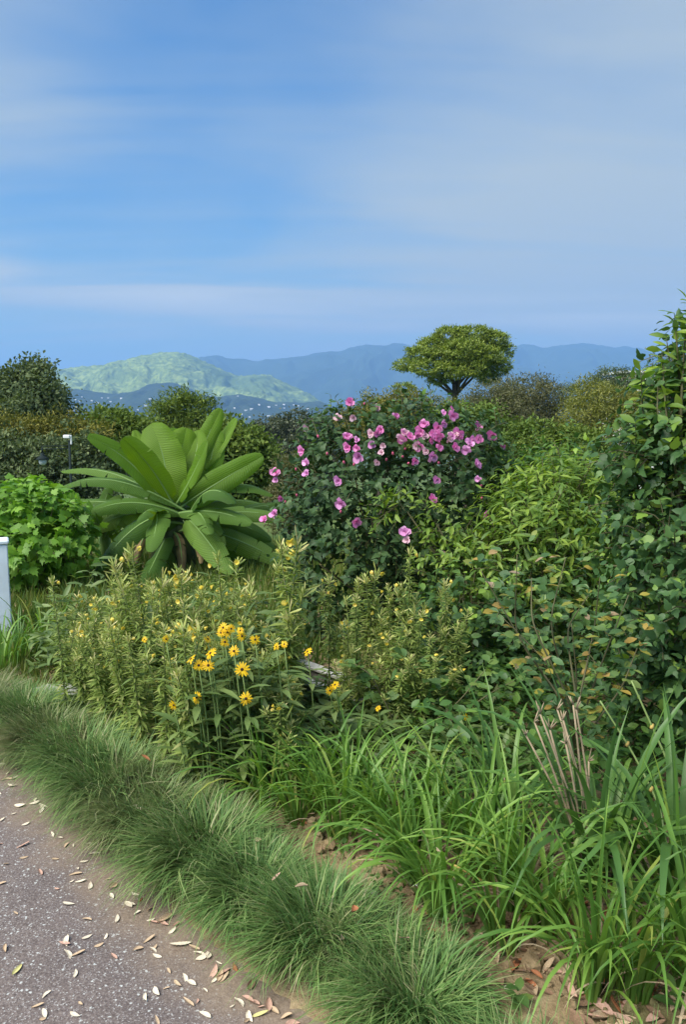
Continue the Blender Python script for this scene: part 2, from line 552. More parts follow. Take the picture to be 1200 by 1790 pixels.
def soil_material():
    m, N, L = newmat('garden soil')
    t = N.new('ShaderNodeTexCoord')
    n1 = N.new('ShaderNodeTexNoise'); n1.inputs['Scale'].default_value = 7; n1.inputs['Detail'].default_value = 8; n1.inputs['Roughness'].default_value = .65
    L.new(t.outputs['Object'], n1.inputs['Vector'])
    r = N.new('ShaderNodeValToRGB'); cr = r.color_ramp
    cr.elements.new(.5)
    for e, (p_, c) in zip(cr.elements, ((.32, (.14, .10, .055)), (.5, (.29, .21, .12)), (.7, (.42, .33, .20)))):
        e.position = p_; e.color = (*c, 1)
    L.new(n1.outputs[0], r.inputs[0])
    n2 = N.new('ShaderNodeTexNoise'); n2.inputs['Scale'].default_value = 60; n2.inputs['Detail'].default_value = 6; n2.inputs['Roughness'].default_value = .7
    L.new(t.outputs['Object'], n2.inputs['Vector'])
    mx = N.new('ShaderNodeMix'); mx.data_type = 'RGBA'; mx.blend_type = 'OVERLAY'; mx.inputs['Factor'].default_value = .6
    L.new(r.outputs[0], mx.inputs[6]); L.new(n2.outputs[0], mx.inputs[7])
    # mossy green patches
    n3 = N.new('ShaderNodeTexNoise'); n3.inputs['Scale'].default_value = 1.8; n3.inputs['Detail'].default_value = 5
    L.new(t.outputs['Object'], n3.inputs['Vector'])
    mr = N.new('ShaderNodeMapRange'); mr.inputs['From Min'].default_value = .56; mr.inputs['From Max'].default_value = .68; mr.inputs['To Max'].default_value = .55
    L.new(n3.outputs[0], mr.inputs[0])
    mg = N.new('ShaderNodeMix'); mg.data_type = 'RGBA'; mg.inputs[7].default_value = (.10, .13, .04, 1)
    L.new(mr.outputs[0], mg.inputs['Factor']); L.new(mx.outputs[2], mg.inputs[6])
    b = N.new('ShaderNodeBump'); b.inputs['Strength'].default_value = .9; b.inputs['Distance'].default_value = .012
    L.new(n2.outputs[0], b.inputs['Height'])
    p = N.new('ShaderNodeBsdfPrincipled'); p.inputs['Roughness'].default_value = .95; p.inputs['Specular IOR Level'].default_value = .1
    L.new(mg.outputs[2], p.inputs['Base Color']); L.new(b.outputs[0], p.inputs['Normal'])
    o = N.new('ShaderNodeOutputMaterial'); L.new(p.outputs[0], o.inputs[0])
    return m


def asphalt_material():
    m, N, L = newmat('reddish asphalt with pale chips')
    t = N.new('ShaderNodeTexCoord')

    def noise(s, d=4, r_=.6):
        n = N.new('ShaderNodeTexNoise'); n.inputs['Scale'].default_value = s; n.inputs['Detail'].default_value = d; n.inputs['Roughness'].default_value = r_
        L.new(t.outputs['Object'], n.inputs['Vector']); return n.outputs[0]

    def ramp(v, *st):
        r = N.new('ShaderNodeValToRGB'); cr = r.color_ramp
        while len(cr.elements) < len(st): cr.elements.new(.5)
        for e, (p_, c) in zip(cr.elements, st):
            e.position = p_; e.color = (*c, 1)
        L.new(v, r.inputs[0]); return r.outputs[0]
    base = ramp(noise(160, 3), (.3, (.080, .067, .062)), (.5, (.142, .119, .110)), (.72, (.23, .203, .182)))
    patch = ramp(noise(2.2, 5), (.35, (.82, .80, .82)), (.7, (1.15, 1.1, 1.08)))
    mx = N.new('ShaderNodeMix'); mx.data_type = 'RGBA'; mx.blend_type = 'MULTIPLY'; mx.inputs['Factor'].default_value = 1
    L.new(base, mx.inputs[6]); L.new(patch, mx.inputs[7])
    # pale stone chips: three sizes of broken cells
    col = mx.outputs[2]
    hs = []
    for sc, keep, rad, c in ((70, .80, .30, (.46, .48, .46)), (120, .70, .32, (.40, .40, .38)), (210, .60, .36, (.34, .32, .31))):
        v = N.new('ShaderNodeTexVoronoi'); v.inputs['Scale'].default_value = sc
        wv = N.new('ShaderNodeTexNoise'); wv.inputs['Scale'].default_value = sc * 1.5
        L.new(t.outputs['Object'], wv.inputs['Vector'])
        va = N.new('ShaderNodeVectorMath'); va.operation = 'MULTIPLY_ADD'
        va.inputs[1].default_value = (.012, .012, 0); L.new(wv.outputs['Color'], va.inputs[0]); L.new(t.outputs['Object'], va.inputs[2])
        L.new(va.outputs[0], v.inputs['Vector'])
        s = N.new('ShaderNodeSeparateColor'); L.new(v.outputs['Color'], s.inputs[0])
        gt = N.new('ShaderNodeMath'); gt.operation = 'GREATER_THAN'; gt.inputs[1].default_value = keep; L.new(s.outputs[0], gt.inputs[0])
        lt = N.new('ShaderNodeMapRange'); lt.inputs['From Min'].default_value = rad; lt.inputs['From Max'].default_value = rad * .7
        L.new(v.outputs['Distance'], lt.inputs[0])
        mu = N.new('ShaderNodeMath'); mu.operation = 'MULTIPLY'; L.new(gt.outputs[0], mu.inputs[0]); L.new(lt.outputs[0], mu.inputs[1])
        m2 = N.new('ShaderNodeMix'); m2.data_type = 'RGBA'; m2.inputs[7].default_value = (*c, 1)
        L.new(mu.outputs[0], m2.inputs['Factor']); L.new(col, m2.inputs[6]); col = m2.outputs[2]
        hs.append(mu.outputs[0])
    # sandy dirt swept against the planting (attribute: closeness to the edge)
    a = N.new('ShaderNodeAttribute'); a.attribute_name = 'tint'
    nd = noise(5, 6)
    ad = N.new('ShaderNodeMath'); ad.operation = 'MULTIPLY_ADD'; ad.inputs[1].default_value = 1.1; ad.inputs[2].default_value = -.55
    L.new(nd, ad.inputs[0])
    a2 = N.new('ShaderNodeMath'); a2.operation = 'ADD'; L.new(a.outputs['Fac'], a2.inputs[0]); L.new(ad.outputs[0], a2.inputs[1])
    dm = N.new('ShaderNodeMapRange'); dm.interpolation_type = 'SMOOTHSTEP'; dm.inputs['From Min'].default_value = .25; dm.inputs['From Max'].default_value = 1.0; dm.inputs['To Max'].default_value = .85
    L.new(a2.outputs[0], dm.inputs[0])
    dirt = ramp(noise(90, 4), (.3, (.17, .125, .09)), (.7, (.28, .215, .155)))
    m3 = N.new('ShaderNodeMix'); m3.data_type = 'RGBA'; L.new(dm.outputs[0], m3.inputs['Factor']); L.new(col, m3.inputs[6]); L.new(dirt, m3.inputs[7])
    b = N.new('ShaderNodeBump'); b.inputs['Strength'].default_value = .6; b.inputs['Distance'].default_value = .004
    L.new(noise(160, 3), b.inputs['Height'])
    p = N.new('ShaderNodeBsdfPrincipled'); p.inputs['Roughness'].default_value = .85; p.inputs['Specular IOR Level'].default_value = .25
    L.new(m3.outputs[2], p.inputs['Base Color']); L.new(b.outputs[0], p.inputs['Normal'])
    o = N.new('ShaderNodeOutputMaterial'); L.new(p.outputs[0], o.inputs[0])
    return m


def hill_material(name, stops, scale, patch_scale, patch=None):
    m, N, L = newmat(name)
    t = N.new('ShaderNodeTexCoord')
    n1 = N.new('ShaderNodeTexNoise'); n1.inputs['Scale'].default_value = scale; n1.inputs['Detail'].default_value = 7; n1.inputs['Roughness'].default_value = .65
    L.new(t.outputs['Object'], n1.inputs['Vector'])
    r = N.new('ShaderNodeValToRGB'); cr = r.color_ramp
    while len(cr.elements) < len(stops): cr.elements.new(.5)
    for e, (p_, c) in zip(cr.elements, stops):
        e.position = p_; e.color = (*c, 1)
    L.new(n1.outputs[0], r.inputs[0]); col = r.outputs[0]
    if patch:
        n2 = N.new('ShaderNodeTexNoise'); n2.inputs['Scale'].default_value = patch_scale; n2.inputs['Detail'].default_value = 4
        L.new(t.outputs['Object'], n2.inputs['Vector'])
        mr = N.new('ShaderNodeMapRange'); mr.inputs['From Min'].default_value = .5; mr.inputs['From Max'].default_value = .62; mr.inputs['To Max'].default_value = .8
        L.new(n2.outputs[0], mr.inputs[0])
        mx = N.new('ShaderNodeMix'); mx.data_type = 'RGBA'; mx.inputs[7].default_value = (*patch, 1)
        L.new(mr.outputs[0], mx.inputs['Factor']); L.new(col, mx.inputs[6]); col = mx.outputs[2]
    b = N.new('ShaderNodeBump'); b.inputs['Strength'].default_value = .8; b.inputs['Distance'].default_value = 12
    L.new(n1.outputs[0], b.inputs['Height'])
    p = N.new('ShaderNodeBsdfPrincipled'); p.inputs['Roughness'].default_value = 1; p.inputs['Specular IOR Level'].default_value = .05
    L.new(col, p.inputs['Base Color']); L.new(b.outputs[0], p.inputs['Normal'])
    o = N.new('ShaderNodeOutputMaterial'); L.new(p.outputs[0], o.inputs[0])
    return m


# ------------------------------------------------------------------ terrain, path, bed
def terr(x, y):
    """height of the land beyond the garden"""
    z = -0.12 - 5.5 * sstep(8.5, 40, y) - 22 * sstep(30, 260, y) - 90 * sstep(200, 1700, y)
    z = z + 1.3 * sstep(3, 14, x) * sstep(9, 30, y) * (1 - sstep(60, 120, y)) * 1.5
    return z


ax = np.sinh(np.linspace(-1, 1, 121) * 8.2); ax = ax / ax[-1] * 16000
ay = np.concatenate([-np.geomspace(16000, 12, 20), np.linspace(-8, 12, 21), np.geomspace(13, 16000, 70)])
GX, GY = np.meshgrid(ax, ay)
MB().grid(np.stack([GX, GY, terr(GX, GY)], -1)).obj('ground', ground_material())['kind'] = 'structure'

EDGE_PX = [(520, 1790), (420, 1706), (310, 1622), (200, 1510), (110, 1418), (40, 1352), (0, 1318)]
edge = [gnd(x, y)[:2] for x, y in EDGE_PX]
EDGE = np.array([(1.75, -0.6), (1.0, 0.55), (0.42, 1.25)] + edge + [(-2.3, 3.95), (-3.2, 4.35), (-4.4, 4.7), (-6.5, 5.1)])
# resample
_s = np.concatenate([[0], np.cumsum(np.linalg.norm(np.diff(EDGE, axis=0), axis=1))])
SS = np.linspace(0, _s[-1], 160)
EC = np.stack([np.interp(SS, _s, EDGE[:, 0]), np.interp(SS, _s, EDGE[:, 1])], -1)
for _ in range(6):
    EC[1:-1] = (EC[:-2] + 2 * EC[1:-1] + EC[2:]) / 4
ET = norm(np.gradient(EC, axis=0))
EN = np.stack([-ET[:, 1], ET[:, 0]], -1)          # pointing to the path side (left / towards us)
if EN[40] @ np.array((-1, -1)) < 0:
    EN = -EN


def edge_at(s):
    return np.array([np.interp(s, SS, EC[:, 0]), np.interp(s, SS, EC[:, 1])]), norm(np.array([np.interp(s, SS, EN[:, 0]), np.interp(s, SS, EN[:, 1])]))


def path_dist(x, y):
    """signed distance from the path edge: positive on the planting side"""
    P = np.stack([np.ravel(x), np.ravel(y)], -1)
    out = np.empty(len(P))
    for i in range(0, len(P), 20000):
        d = P[i:i + 20000, None, :] - EC[None]
        k = np.argmin((d ** 2).sum(-1), axis=1)
        dd = d[np.arange(len(k)), k]
        out[i:i + 20000] = -np.sign((dd * EN[k]).sum(-1)) * np.linalg.norm(dd, axis=1)
    return out.reshape(np.shape(x))


offs = np.concatenate([np.linspace(-0.25, 0.6, 18), np.linspace(0.75, 3.4, 10)])
PP = EC[None, :, :] + offs[:, None, None] * EN[None]
pz = 0.004 + 0.012 * np.clip(offs, 0, .6)[:, None] * np.ones((1, len(EC)))
pt = 1 - np.clip(offs / 0.34, 0, 1)[:, None] * np.ones((1, len(EC)))
MB().grid(np.dstack([PP, pz])[:, ::-1], tint=pt[:, ::-1]).obj('path', asphalt_material())['kind'] = 'structure'

bx = np.arange(-4.6, 4.6, 0.035); by = np.arange(0.2, 10.2, 0.035)
BX, BY = np.meshgrid(bx, by)
BD = path_dist(BX, BY)


def bed_z(x, y, d):
    rise = sstep(-0.02, 0.35, d) * 0.05
    lump = (fbm(x * 5, y * 5, 4, 3) - .45) * .07 + (fbm(x * 19, y * 19, 3, 8) - .5) * .035
    z = rise + lump * sstep(0.0, .3, d) - 0.25 * (1 - sstep(-.10, 0.0, d))
    return z - sstep(8.6, 10.2, y) * 0.9 - sstep(4.0, 4.6, np.abs(x)) * .3


BZ = bed_z(BX, BY, BD)
MB().grid(np.dstack([BX, BY, BZ])).obj('garden_soil', soil_material())['kind'] = 'structure'


def bz(x, y):
    return float(bed_z(np.array([x]), np.array([y]), path_dist(np.array([x]), np.array([y])))[0])


# ------------------------------------------------------------------ hills and mountains
def range_mesh(name, mat, D, sil, front, back, base, rough, seed, p=1.0, gully=1.0, small=3.0, nx=260, ny=90):
    sp = np.array([at(x, y, D) for x, y in sil])
    xs = np.linspace(sp[0, 0], sp[-1, 0], nx)
    H = np.interp(xs, sp[:, 0], sp[:, 2])
    k = np.ones(3) / 3
    H[1:-1] = np.convolve(H, k, 'same')[1:-1]
    H = H + (fbm(xs / 210, xs * 0, 4, seed) - .5) * D * .0075 * np.minimum(1, np.linspace(0, 12, nx)) * np.minimum(1, np.linspace(12, 0, nx))
    v = np.concatenate([np.linspace(-1, 0, int(ny * .65)), np.linspace(0, 1, int(ny * .35) + 1)[1:]])
    X, Vv = np.meshgrid(xs, v)
    Y = D + np.where(Vv < 0, Vv * front, Vv * back)
    Hh = H[None, :] - base
    a = np.abs(Vv)
    prof = (1 - a) ** p
    L = front
    wx = X + (fbm(X / L * 3, Y / L * 3, 3, seed + 9) - .5) * L * .5
    rid = 1 - np.abs(2 * fbm(wx / L * 4.5 * gully, Y / L * 1.4, 4, seed) - 1)
    n = (rid - .72) * rough * np.minimum(a * 4, 1) * np.minimum((1 - a) * 3, 1)
    n = n + (fbm(X / 18, Y / 18, 2, seed + 4) - .5) * small
    endf = sstep(0, .04, (X - xs[0]) / (xs[-1] - xs[0])) * (1 - sstep(.96, 1, (X - xs[0]) / (xs[-1] - xs[0])))
    Z = base + Hh * prof + n * endf - 2 * a
    P = np.dstack([X, Y, Z])
    o = MB().grid(P).obj(name, mat)
    o['kind'] = 'structure'
    return o, P


hm = hill_material('hillside in painted sunlight', [(.30, (.06, .10, .03)), (.46, (.15, .21, .06)), (.6, (.27, .34, .09)), (.78, (.36, .42, .12))], .034, .0022, (.08, .13, .05))  # sunlight on the upper slope is put into this lighter colour
fm = hill_material('foothill in painted cloud shade', [(.32, (.020, .035, .024)), (.55, (.036, .056, .032)), (.78, (.065, .085, .045))], .02, .003, None)  # cloud shadow over the lower slope is put into this dark colour
mm = hill_material('wooded mountain', [(.32, (.022, .042, .028)), (.7, (.045, .068, .04))], .004, .001, None)

FARM = [(230, 690), (300, 655), (340, 632), (365, 624), (385, 621), (410, 624), (440, 632), (455, 635), (480, 628), (520, 622), (560, 618), (590, 613), (615, 605), (640, 599), (655, 601),
        (672, 602), (688, 597), (703, 598), (720, 604), (745, 613), (800, 622), (880, 640), (960, 660), (1100, 690)]
FARM2 = [(640, 690), (720, 650), (790, 622), (840, 608), (880, 604), (920, 602), (955, 605), (1000, 600), (1030, 600), (1065, 603), (1100, 608), (1130, 613), (1160, 622), (1220, 634), (1320, 650), (1450, 690)]
range_mesh('mountain', mm, 8800, FARM, 2600, 2600, -112, 420, 5, p=.9)
range_mesh('mountain', mm, 9800, FARM2, 2600, 2600, -112, 420, 17, p=.9)
LEFT = [(-1500, 640), (-1100, 600), (-700, 620), (-300, 640), (-100, 652), (60, 672), (200, 690), (330, 720)]
range_mesh('mountain', mm, 9500, LEFT, 2400, 2400, -112, 220, 27, p=.9)
HILL = [(-80, 700), (0, 676), (60, 656), (90, 648), (130, 643), (180, 638), (215, 627), (250, 618), (283, 613), (315, 613), (345, 622), (372, 636), (395, 650), (420, 656), (445, 653), (470, 654),
        (500, 668), (540, 690), (575, 712), (640, 745)]
_, HP = range_mesh('hill', hm, 4700, HILL, 1100, 1300, -112, 150, 40, p=.85, gully=1.2, small=15.0, nx=420, ny=130)
FOOT = [(-260, 720), (-100, 700), (30, 684), (90, 674), (150, 681), (200, 690), (235, 686), (262, 672), (300, 668), (330, 676), (350, 690), (385, 694), (420, 688), (450, 692), (485, 704), (520, 706), (560, 702), (600, 716), (660, 738), (760, 752)]  # ridge line traces the edge of the cloud shadow across the hill
_, FP = range_mesh('cloud_shade_foothill', fm, 3750, FOOT, 1000, 700, -112, 70, 60, p=.8, gully=1.4, small=8.0, nx=420, ny=120)


def bvh_of(P):
    ny, nx = P.shape[:2]
    idx = np.arange(nx * ny).reshape(ny, nx)
    q = np.stack([idx[:-1, :-1], idx[:-1, 1:], idx[1:, 1:], idx[1:, :-1]], -1).reshape(-1, 4)
    return BVHTree.FromPolygons([tuple(p) for p in P.reshape(-1, 3)], [tuple(f) for f in q])


FB = bvh_of(FP)
hv = MB()
hv.add([(-.5, -.4, -.3), (.5, -.4, -.3), (.5, .4, -.3), (-.5, .4, -.3), (-.5, -.4, .42), (.5, -.4, .42), (.5, .4, .42), (-.5, .4, .42)],
       [(0, 1, 5, 4), (1, 2, 6, 5), (2, 3, 7, 6), (3, 0, 4, 7)], 0)
hv.add([(-.56, -.48, .40), (.56, -.48, .40), (.56, .48, .40), (-.56, .48, .40), (-.56, 0, .70), (.56, 0, .70)],
       [(0, 1, 5, 4), (2, 3, 4, 5), (1, 2, 5), (3, 0, 4), (3, 2, 1, 0)], 1)
house_me = hv.mesh('far_house', [M['housewall'], M['houseroof']], smooth=False)
nh = 0
hp = [(132, 699), (160, 701), (193, 703), (212, 697), (255, 710), (283, 706), (297, 712), (330, 722), (352, 716), (372, 700), (390, 722), (405, 735), (423, 725), (436, 740), (452, 748), (470, 712), (483, 709), (497, 714), (440, 716), (415, 752), (395, 745), (520, 722), (538, 716), (556, 724)]
while len(hp) < 74:
    hp.append((random.uniform(110, 580), 688 + random.random() * 70))
for x, y in hp:
    d = Vector(ray(x, y)).normalized()
    hit = FB.ray_cast(Vector((0, 0, CAMZ)), d)
    if hit[0] is None:
        continue
    o = link('far_house', house_me, None, hit[0])
    s = random.uniform(5, 10)
    o.scale = (s * random.uniform(.9, 1.5), s, s * random.uniform(.7, .95))
    o.rotation_euler = (0, 0, random.uniform(-.6, .6))
    tag(o, 'tiny pale house scattered on the foothill in painted cloud shade', 'house', 'houses on the far foothill')
    nh += 1


# ------------------------------------------------------------------ leaf shapes (x across, y along, z up)
def leaf_t(prof, fold=.25, droop=.15, curl=0.0):
    v = []; f = []
    for y, w in prof:
        z = -droop * y * y
        v += [(-w, y, z + fold * w), (0, y, z), (w, y, z + fold * w)]
    for i in range(len(prof) - 1):
        a = i * 3
        f += [(a, a + 1, a + 4, a + 3), (a + 1, a + 2, a + 5, a + 4)]
    return np.array(v, float), f


def rhomb_t(w=.28, fold=.1, droop=.12, m=.45):
    return np.array([(0, 0, 0), (-w, m, fold), (0, 1, -droop), (w, m, fold)], float), [(0, 3, 2), (0, 2, 1)]


def fan_t(out, cy=.4, droop=.12, cup=.06):
    o = np.array(out, float)
    full = np.concatenate([o, (o[::-1] * (-1, 1))[1:-1]]) if abs(o[0, 0]) < 1e-6 and abs(o[-1, 0]) < 1e-6 else o
    r2 = (full[:, 0] ** 2 + (full[:, 1] - cy) ** 2)
    v = [(0, cy, 0)] + [(x, y, -droop * r * 2 + cup * abs(x)) for (x, y), r in zip(full, r2)]
    n = len(full)
    f = [(0, 1 + (i + 1) % n, 1 + i) for i in range(n)]
    return np.array(v), f


MAPLE = fan_t([(0, .08), (.22, 0), (.34, .12), (.50, .16), (.42, .30), (.56, .52), (.33, .52), (.24, .62), (.22, .80), (.10, .80), (0, 1.05)], droop=.16)
HIBL = fan_t([(0, 0), (.20, .10), (.32, .30), (.30, .46), (.18, .60), (.16, .76), (0, 1)], cy=.35, droop=.2, cup=.15)
OVAL = leaf_t([(0, .02), (.15, .17), (.42, .30), (.72, .24), (1, .02)], .25, .15)
LANCE = leaf_t([(0, .02), (.25, .11), (.55, .13), (.82, .07), (1, .005)], .35, .3)
RH = rhomb_t(.26)
RHN = rhomb_t(.15, .05, .2)
TUFT3 = rhomb_t(.3, .12, .1)


def add_leaves(root, base, tmpl, mat, P, D, Nn, size, n_parts, part='leaf', cloud='foliage'):
    """the leaves nearest the camera become parts, the others one part of kind stuff"""
    Mx = frames(D, Nn) * size[:, None, None]
    Pl = P - base
    order = np.argsort(np.linalg.norm(P - np.array((0, 0, CAMZ)), axis=1))
    near = order[:n_parts]; rest = order[n_parts:]
    if n_parts:
        me = [MB().add(tmpl[0] * np.array((sx, 1, sz)), tmpl[1]).mesh(part, mat) for sx, sz in ((1, 1), (.85, 1.4), (1.1, .6))]
        for i in near:
            o = link(part, me[i % 3], root)
            m4 = Matrix.Identity(4)
            for r in range(3):
                for c in range(3):
                    m4[r][c] = Mx[i, r, c]
                m4[r][3] = Pl[i, r]
            o.matrix_basis = m4
    if len(rest):
        o = MB().inst(tmpl, Mx[rest], Pl[rest]).obj(cloud, mat, root)
        if len(rest) > 40:
            o['kind'] = 'stuff'


def shell(ells, n, rmin=.6, upper=.0):
    """random points in the outer shell of a union of ellipsoids, with outward directions"""
    E = np.array(ells, float)
    w = (E[:, 3] * E[:, 5] + E[:, 3] * E[:, 4]); w = w / w.sum()
    k = RNG.choice(len(E), n, p=w)
    d = rdir(n); d[:, 2] += upper * RNG.random(n); d = norm(d)
    r = rmin + (1 - rmin) * RNG.random(n) ** .5
    p = E[k, :3] + d * E[k, 3:6] * r[:, None]
    return p, norm(d / E[k, 3:6])


def shrub(name, label, cat, base, ells, n_twigs, tl, lpt, tmpl, mat, ls, n_parts=0, droop=.2, up=.5, rmin=.55, group=None, lean=(0, 0, 0), spread=.9, stems=5, part='leaf'):
    base = np.array((base[0], base[1], bz(base[0], base[1]) if base[1] < 9 else base[2]))
    root = thing(name, label, cat, base, group=group)
    p, out = shell(ells, n_twigs, rmin)
    keep = p[:, 2] > base[2] + .03
    p, out = p[keep], out[keep]
    n = len(p)
    td = norm(out * .8 + np.array((0, 0, up)) + rdir(n) * .55 + np.array(lean))
    L = tl * RNG.uniform(.6, 1.3, n)
    P = []; D = []; Nn = []; Sz = []
    tw = MB()
    for i in range(n):
        m = lpt + RNG.integers(-1, 2)
        t = np.linspace(.12, 1, max(m, 2))
        sag = np.array((0, 0, -1.0)) * (t ** 2)[:, None] * droop * L[i]
        q = p[i] + td[i] * (t * L[i])[:, None] + sag
        P.append(q)
        s = rdir(1)[0]; s = norm(np.cross(td[i], s))
        b = np.cross(td[i], s)
        a = np.arange(len(t)) * 2.4 + RNG.random() * 6
        side = np.cos(a)[:, None] * s + np.sin(a)[:, None] * b
        dd = norm(side * spread + td[i] * .6 + RNG.normal(size=(len(t), 3)) * .2 - np.array((0, 0, .25)))
        D.append(dd)
        Nn.append(norm(out[i] * .55 + np.array((0, 0, .75)) + td[i] * .3 + RNG.normal(size=(len(t), 3)) * .35))
        Sz.append(ls * RNG.uniform(.45, 1.3, len(t)) * (1 - .35 * t ** 3))
        if i % 3 == 0:
            tw.tube(np.array([p[i] - td[i] * L[i] * .4, p[i] + td[i] * L[i] * .5, q[-1]]) - base, [.004, .003, .0015], 3, cap=False)
    P = np.concatenate(P); D = np.concatenate(D); Nn = np.concatenate(Nn); Sz = np.concatenate(Sz)
    ok = P[:, 2] > base[2] + .02
    add_leaves(root, base, tmpl, mat, P[ok], D[ok], Nn[ok], Sz[ok], n_parts, part)
    for i in range(stems):
        e = ells[i % len(ells)]
        tgt = np.array(e[:3]) + rdir(1)[0] * np.array(e[3:6]) * .45
        a0 = base + np.array((random.uniform(-.06, .06), random.uniform(-.06, .06), -.02))
        mid = (a0 + tgt) / 2 + np.array((random.uniform(-.08, .08), random.uniform(-.08, .08), .05))
        tt = np.linspace(0, 1, 6)[:, None]
        curve = (1 - tt) ** 2 * a0 + 2 * tt * (1 - tt) * mid + tt ** 2 * tgt
        MB().tube(curve - base, np.linspace(.014, .005, 6), 5).obj('stem', M['twig'], root)
    tw.obj('twigs', M['twig'], root)['kind'] = 'stuff'
    return root, base


def ell(px, py, Y, rx, ry, rd=None):
    """ellipsoid whose outline has its centre and radii at these pixels at depth Y"""
    c = at(px, py, Y); k = mpp(Y)
    return (c[0], c[1], c[2], rx * k, (rd if rd is not None else max(rx, ry) * .8) * (k if rd is None else 1), ry * k)


def tree(name, label, bpx, Y, lumps, n_cl, per, sig, ls, mat, tmpl=TUFT3, group=None, trunk=None, cat='tree', rmin=.7, branches=6, flat=1.0, tr=None, upn=.7, shag=.6):
    """tapered trunk, limbs and a crown of leaf clumps"""
    ells = [ell(x, y, Y + dy, rx, ry) for x, y, rx, ry, dy in lumps]
    bxy = at(bpx[0], bpx[1], Y)
    zb = float(terr(np.array(bxy[0]), np.array(Y)))
    base = np.array((bxy[0], Y, zb))
    root = thing(name, label, cat, base, group=group)
    top = np.mean([e[:3] for e in ells], axis=0)
    h = max(e[2] for e in ells) - zb
    r0 = tr or h * .028
    fork = np.array((base[0] * .7 + top[0] * .3, base[1] * .7 + top[1] * .3, zb + (top[2] - zb) * .62)) if trunk is None else trunk
    tt = np.linspace(0, 1, 7)[:, None]
    wob = np.array((h * .02, h * .02, 0)) * np.sin(tt * 5)
    tb = MB().tube(base * (1 - tt) + fork * tt + wob - base - np.array((0, 0, .3)) * (1 - tt), np.linspace(r0 * 1.25, r0 * .75, 7), 8)
    to = tb.obj('trunk', M['bark'], root)
    for i in range(min(branches, 14)):
        e = ells[i % len(ells)]
        tgt = np.array(e[:3]) + rdir(1)[0] * np.array(e[3:6]) * (.15 if i < len(ells) else .6)
        mid = (fork + tgt) / 2 + np.array((0, 0, -.08 * np.linalg.norm(tgt - fork)))
        s0 = fork - np.array((0, 0, random.uniform(0, .12) * h))
        c = (1 - tt) ** 2 * s0 + 2 * tt * (1 - tt) * mid + tt ** 2 * tgt
        MB().tube(c - base, np.linspace(r0 * .5, r0 * .12, 7), 5).obj('branch', M['bark'], to)
    per = int(per * 2.1); ls = ls * .66
    p, out = shell(ells, n_cl, rmin)
    p = p + out * RNG.exponential(sig * shag, n_cl)[:, None]
    P = (p[:, None, :] + RNG.normal(size=(n_cl, per, 3)) * sig * np.array((1, 1, .6 * flat))).reshape(-1, 3)
    O = np.repeat(out, per, axis=0)
    n = len(P)
    D = norm(O * .6 + rdir(n) * .8 + np.array((0, 0, .15)))
    Nn = norm(O * .5 + np.array((0, 0, upn)) + rdir(n) * .6)
    sz = ls * RNG.uniform(.6, 1.3, n)
    ok = P[:, 2] > zb
    cl_t = np.repeat(RNG.random(n_cl), per)
    cl_l = fbm(p[:, 0] / (sig * 3.5) + 7, p[:, 2] / (sig * 3.5) + p[:, 1] / (sig * 5), 2, 6)
    tint = np.clip(np.repeat((cl_l - .5) * 1.3, per) + cl_t * .55 + .1 + RNG.random(n) * .3, 0, .999)
    o = MB().inst(tmpl, frames(D[ok], Nn[ok]) * sz[ok][:, None, None], P[ok] - base, tint[ok]).obj('crown', mat, root)
    o['kind'] = 'stuff'
    return root


# ------------------------------------------------------------------ far and middle trees
for i, (x, y, r) in enumerate([(437, 775, 22), (455, 758, 20), (478, 748, 24), (500, 752, 22), (522, 742, 26), (548, 750, 24), (470, 785, 30), (510, 790, 34), (550, 790, 32), (440, 800, 25), (580, 760, 30), (420, 770, 18)]):
    tree('forest_tree', 'hazy dull green tree in the distant wood between the banana and the pink shrub', (x, 900), 95 + (i % 4) * 6, [(x, y + 6, r, r * 1.0, 0), (x, y + 45, r * 1.1, r * 1.3, 0)],
         170, 14, .38, .55, M['forest'], group='trees of the distant wood', branches=2)
tree('broadleaf_tree', 'dark grey green tree with ragged crown at the left edge against the sky', (40, 820), 36,
     [(52, 672, 34, 34, 0), (62, 648, 16, 16, 0), (20, 692, 38, 36, 1), (78, 700, 30, 22, -1), (112, 722, 17, 15, 0), (-10, 690, 40, 40, 1), (40, 735, 60, 34, -1), (60, 690, 34, 40, 0)],
     520, 16, .26, .30, M['treedark'], branches=9)
tree('broadleaf_tree', 'rounded olive green tree behind the banana at its left', (195, 850), 31,
     [(190, 745, 34, 20, 0), (225, 758, 34, 24, 0), (160, 752, 24, 14, 1), (200, 790, 60, 40, 0), (250, 775, 24, 26, 0)], 420, 16, .24, .27, M['treegreen'], branches=6)
tree('broadleaf_tree', 'feathery green tree showing above the middle of the banana', (325, 850), 33,
     [(290, 728, 26, 15, 0), (318, 716, 26, 14, 0), (348, 712, 22, 16, 0), (345, 738, 28, 24, 0), (300, 752, 40, 28, 0), (330, 790, 60, 40, 0)], 420, 16, .24, .30, M['treegreen'], RHN, branches=6)
tree('broadleaf_tree', 'low rounded olive tree right of the banana in front of the hazy wood', (425, 870), 26,
     [(412, 768, 26, 22, 0), (430, 785, 34, 24, 0), (450, 805, 20, 22, 0), (420, 830, 50, 50, 0), (395, 770, 20, 20, 0)], 420, 16, .2, .24, M['treegreen'], branches=6)
tree('hedge_tree', 'olive brown feathery tree above the lamp at the left edge', (30, 900), 29,
     [(20, 768, 40, 24, 0), (70, 762, 36, 18, 0), (-30, 775, 40, 34, 0), (110, 765, 34, 18, 0), (150, 772, 30, 18, 0), (58, 748, 18, 13, 0), (15, 744, 18, 14, -1), (128, 752, 16, 12, 0), (92, 744, 12, 10, 0), (175, 764, 14, 14, -1)], 420, 16, .22, .26, M['treeolive'], RHN, branches=5)
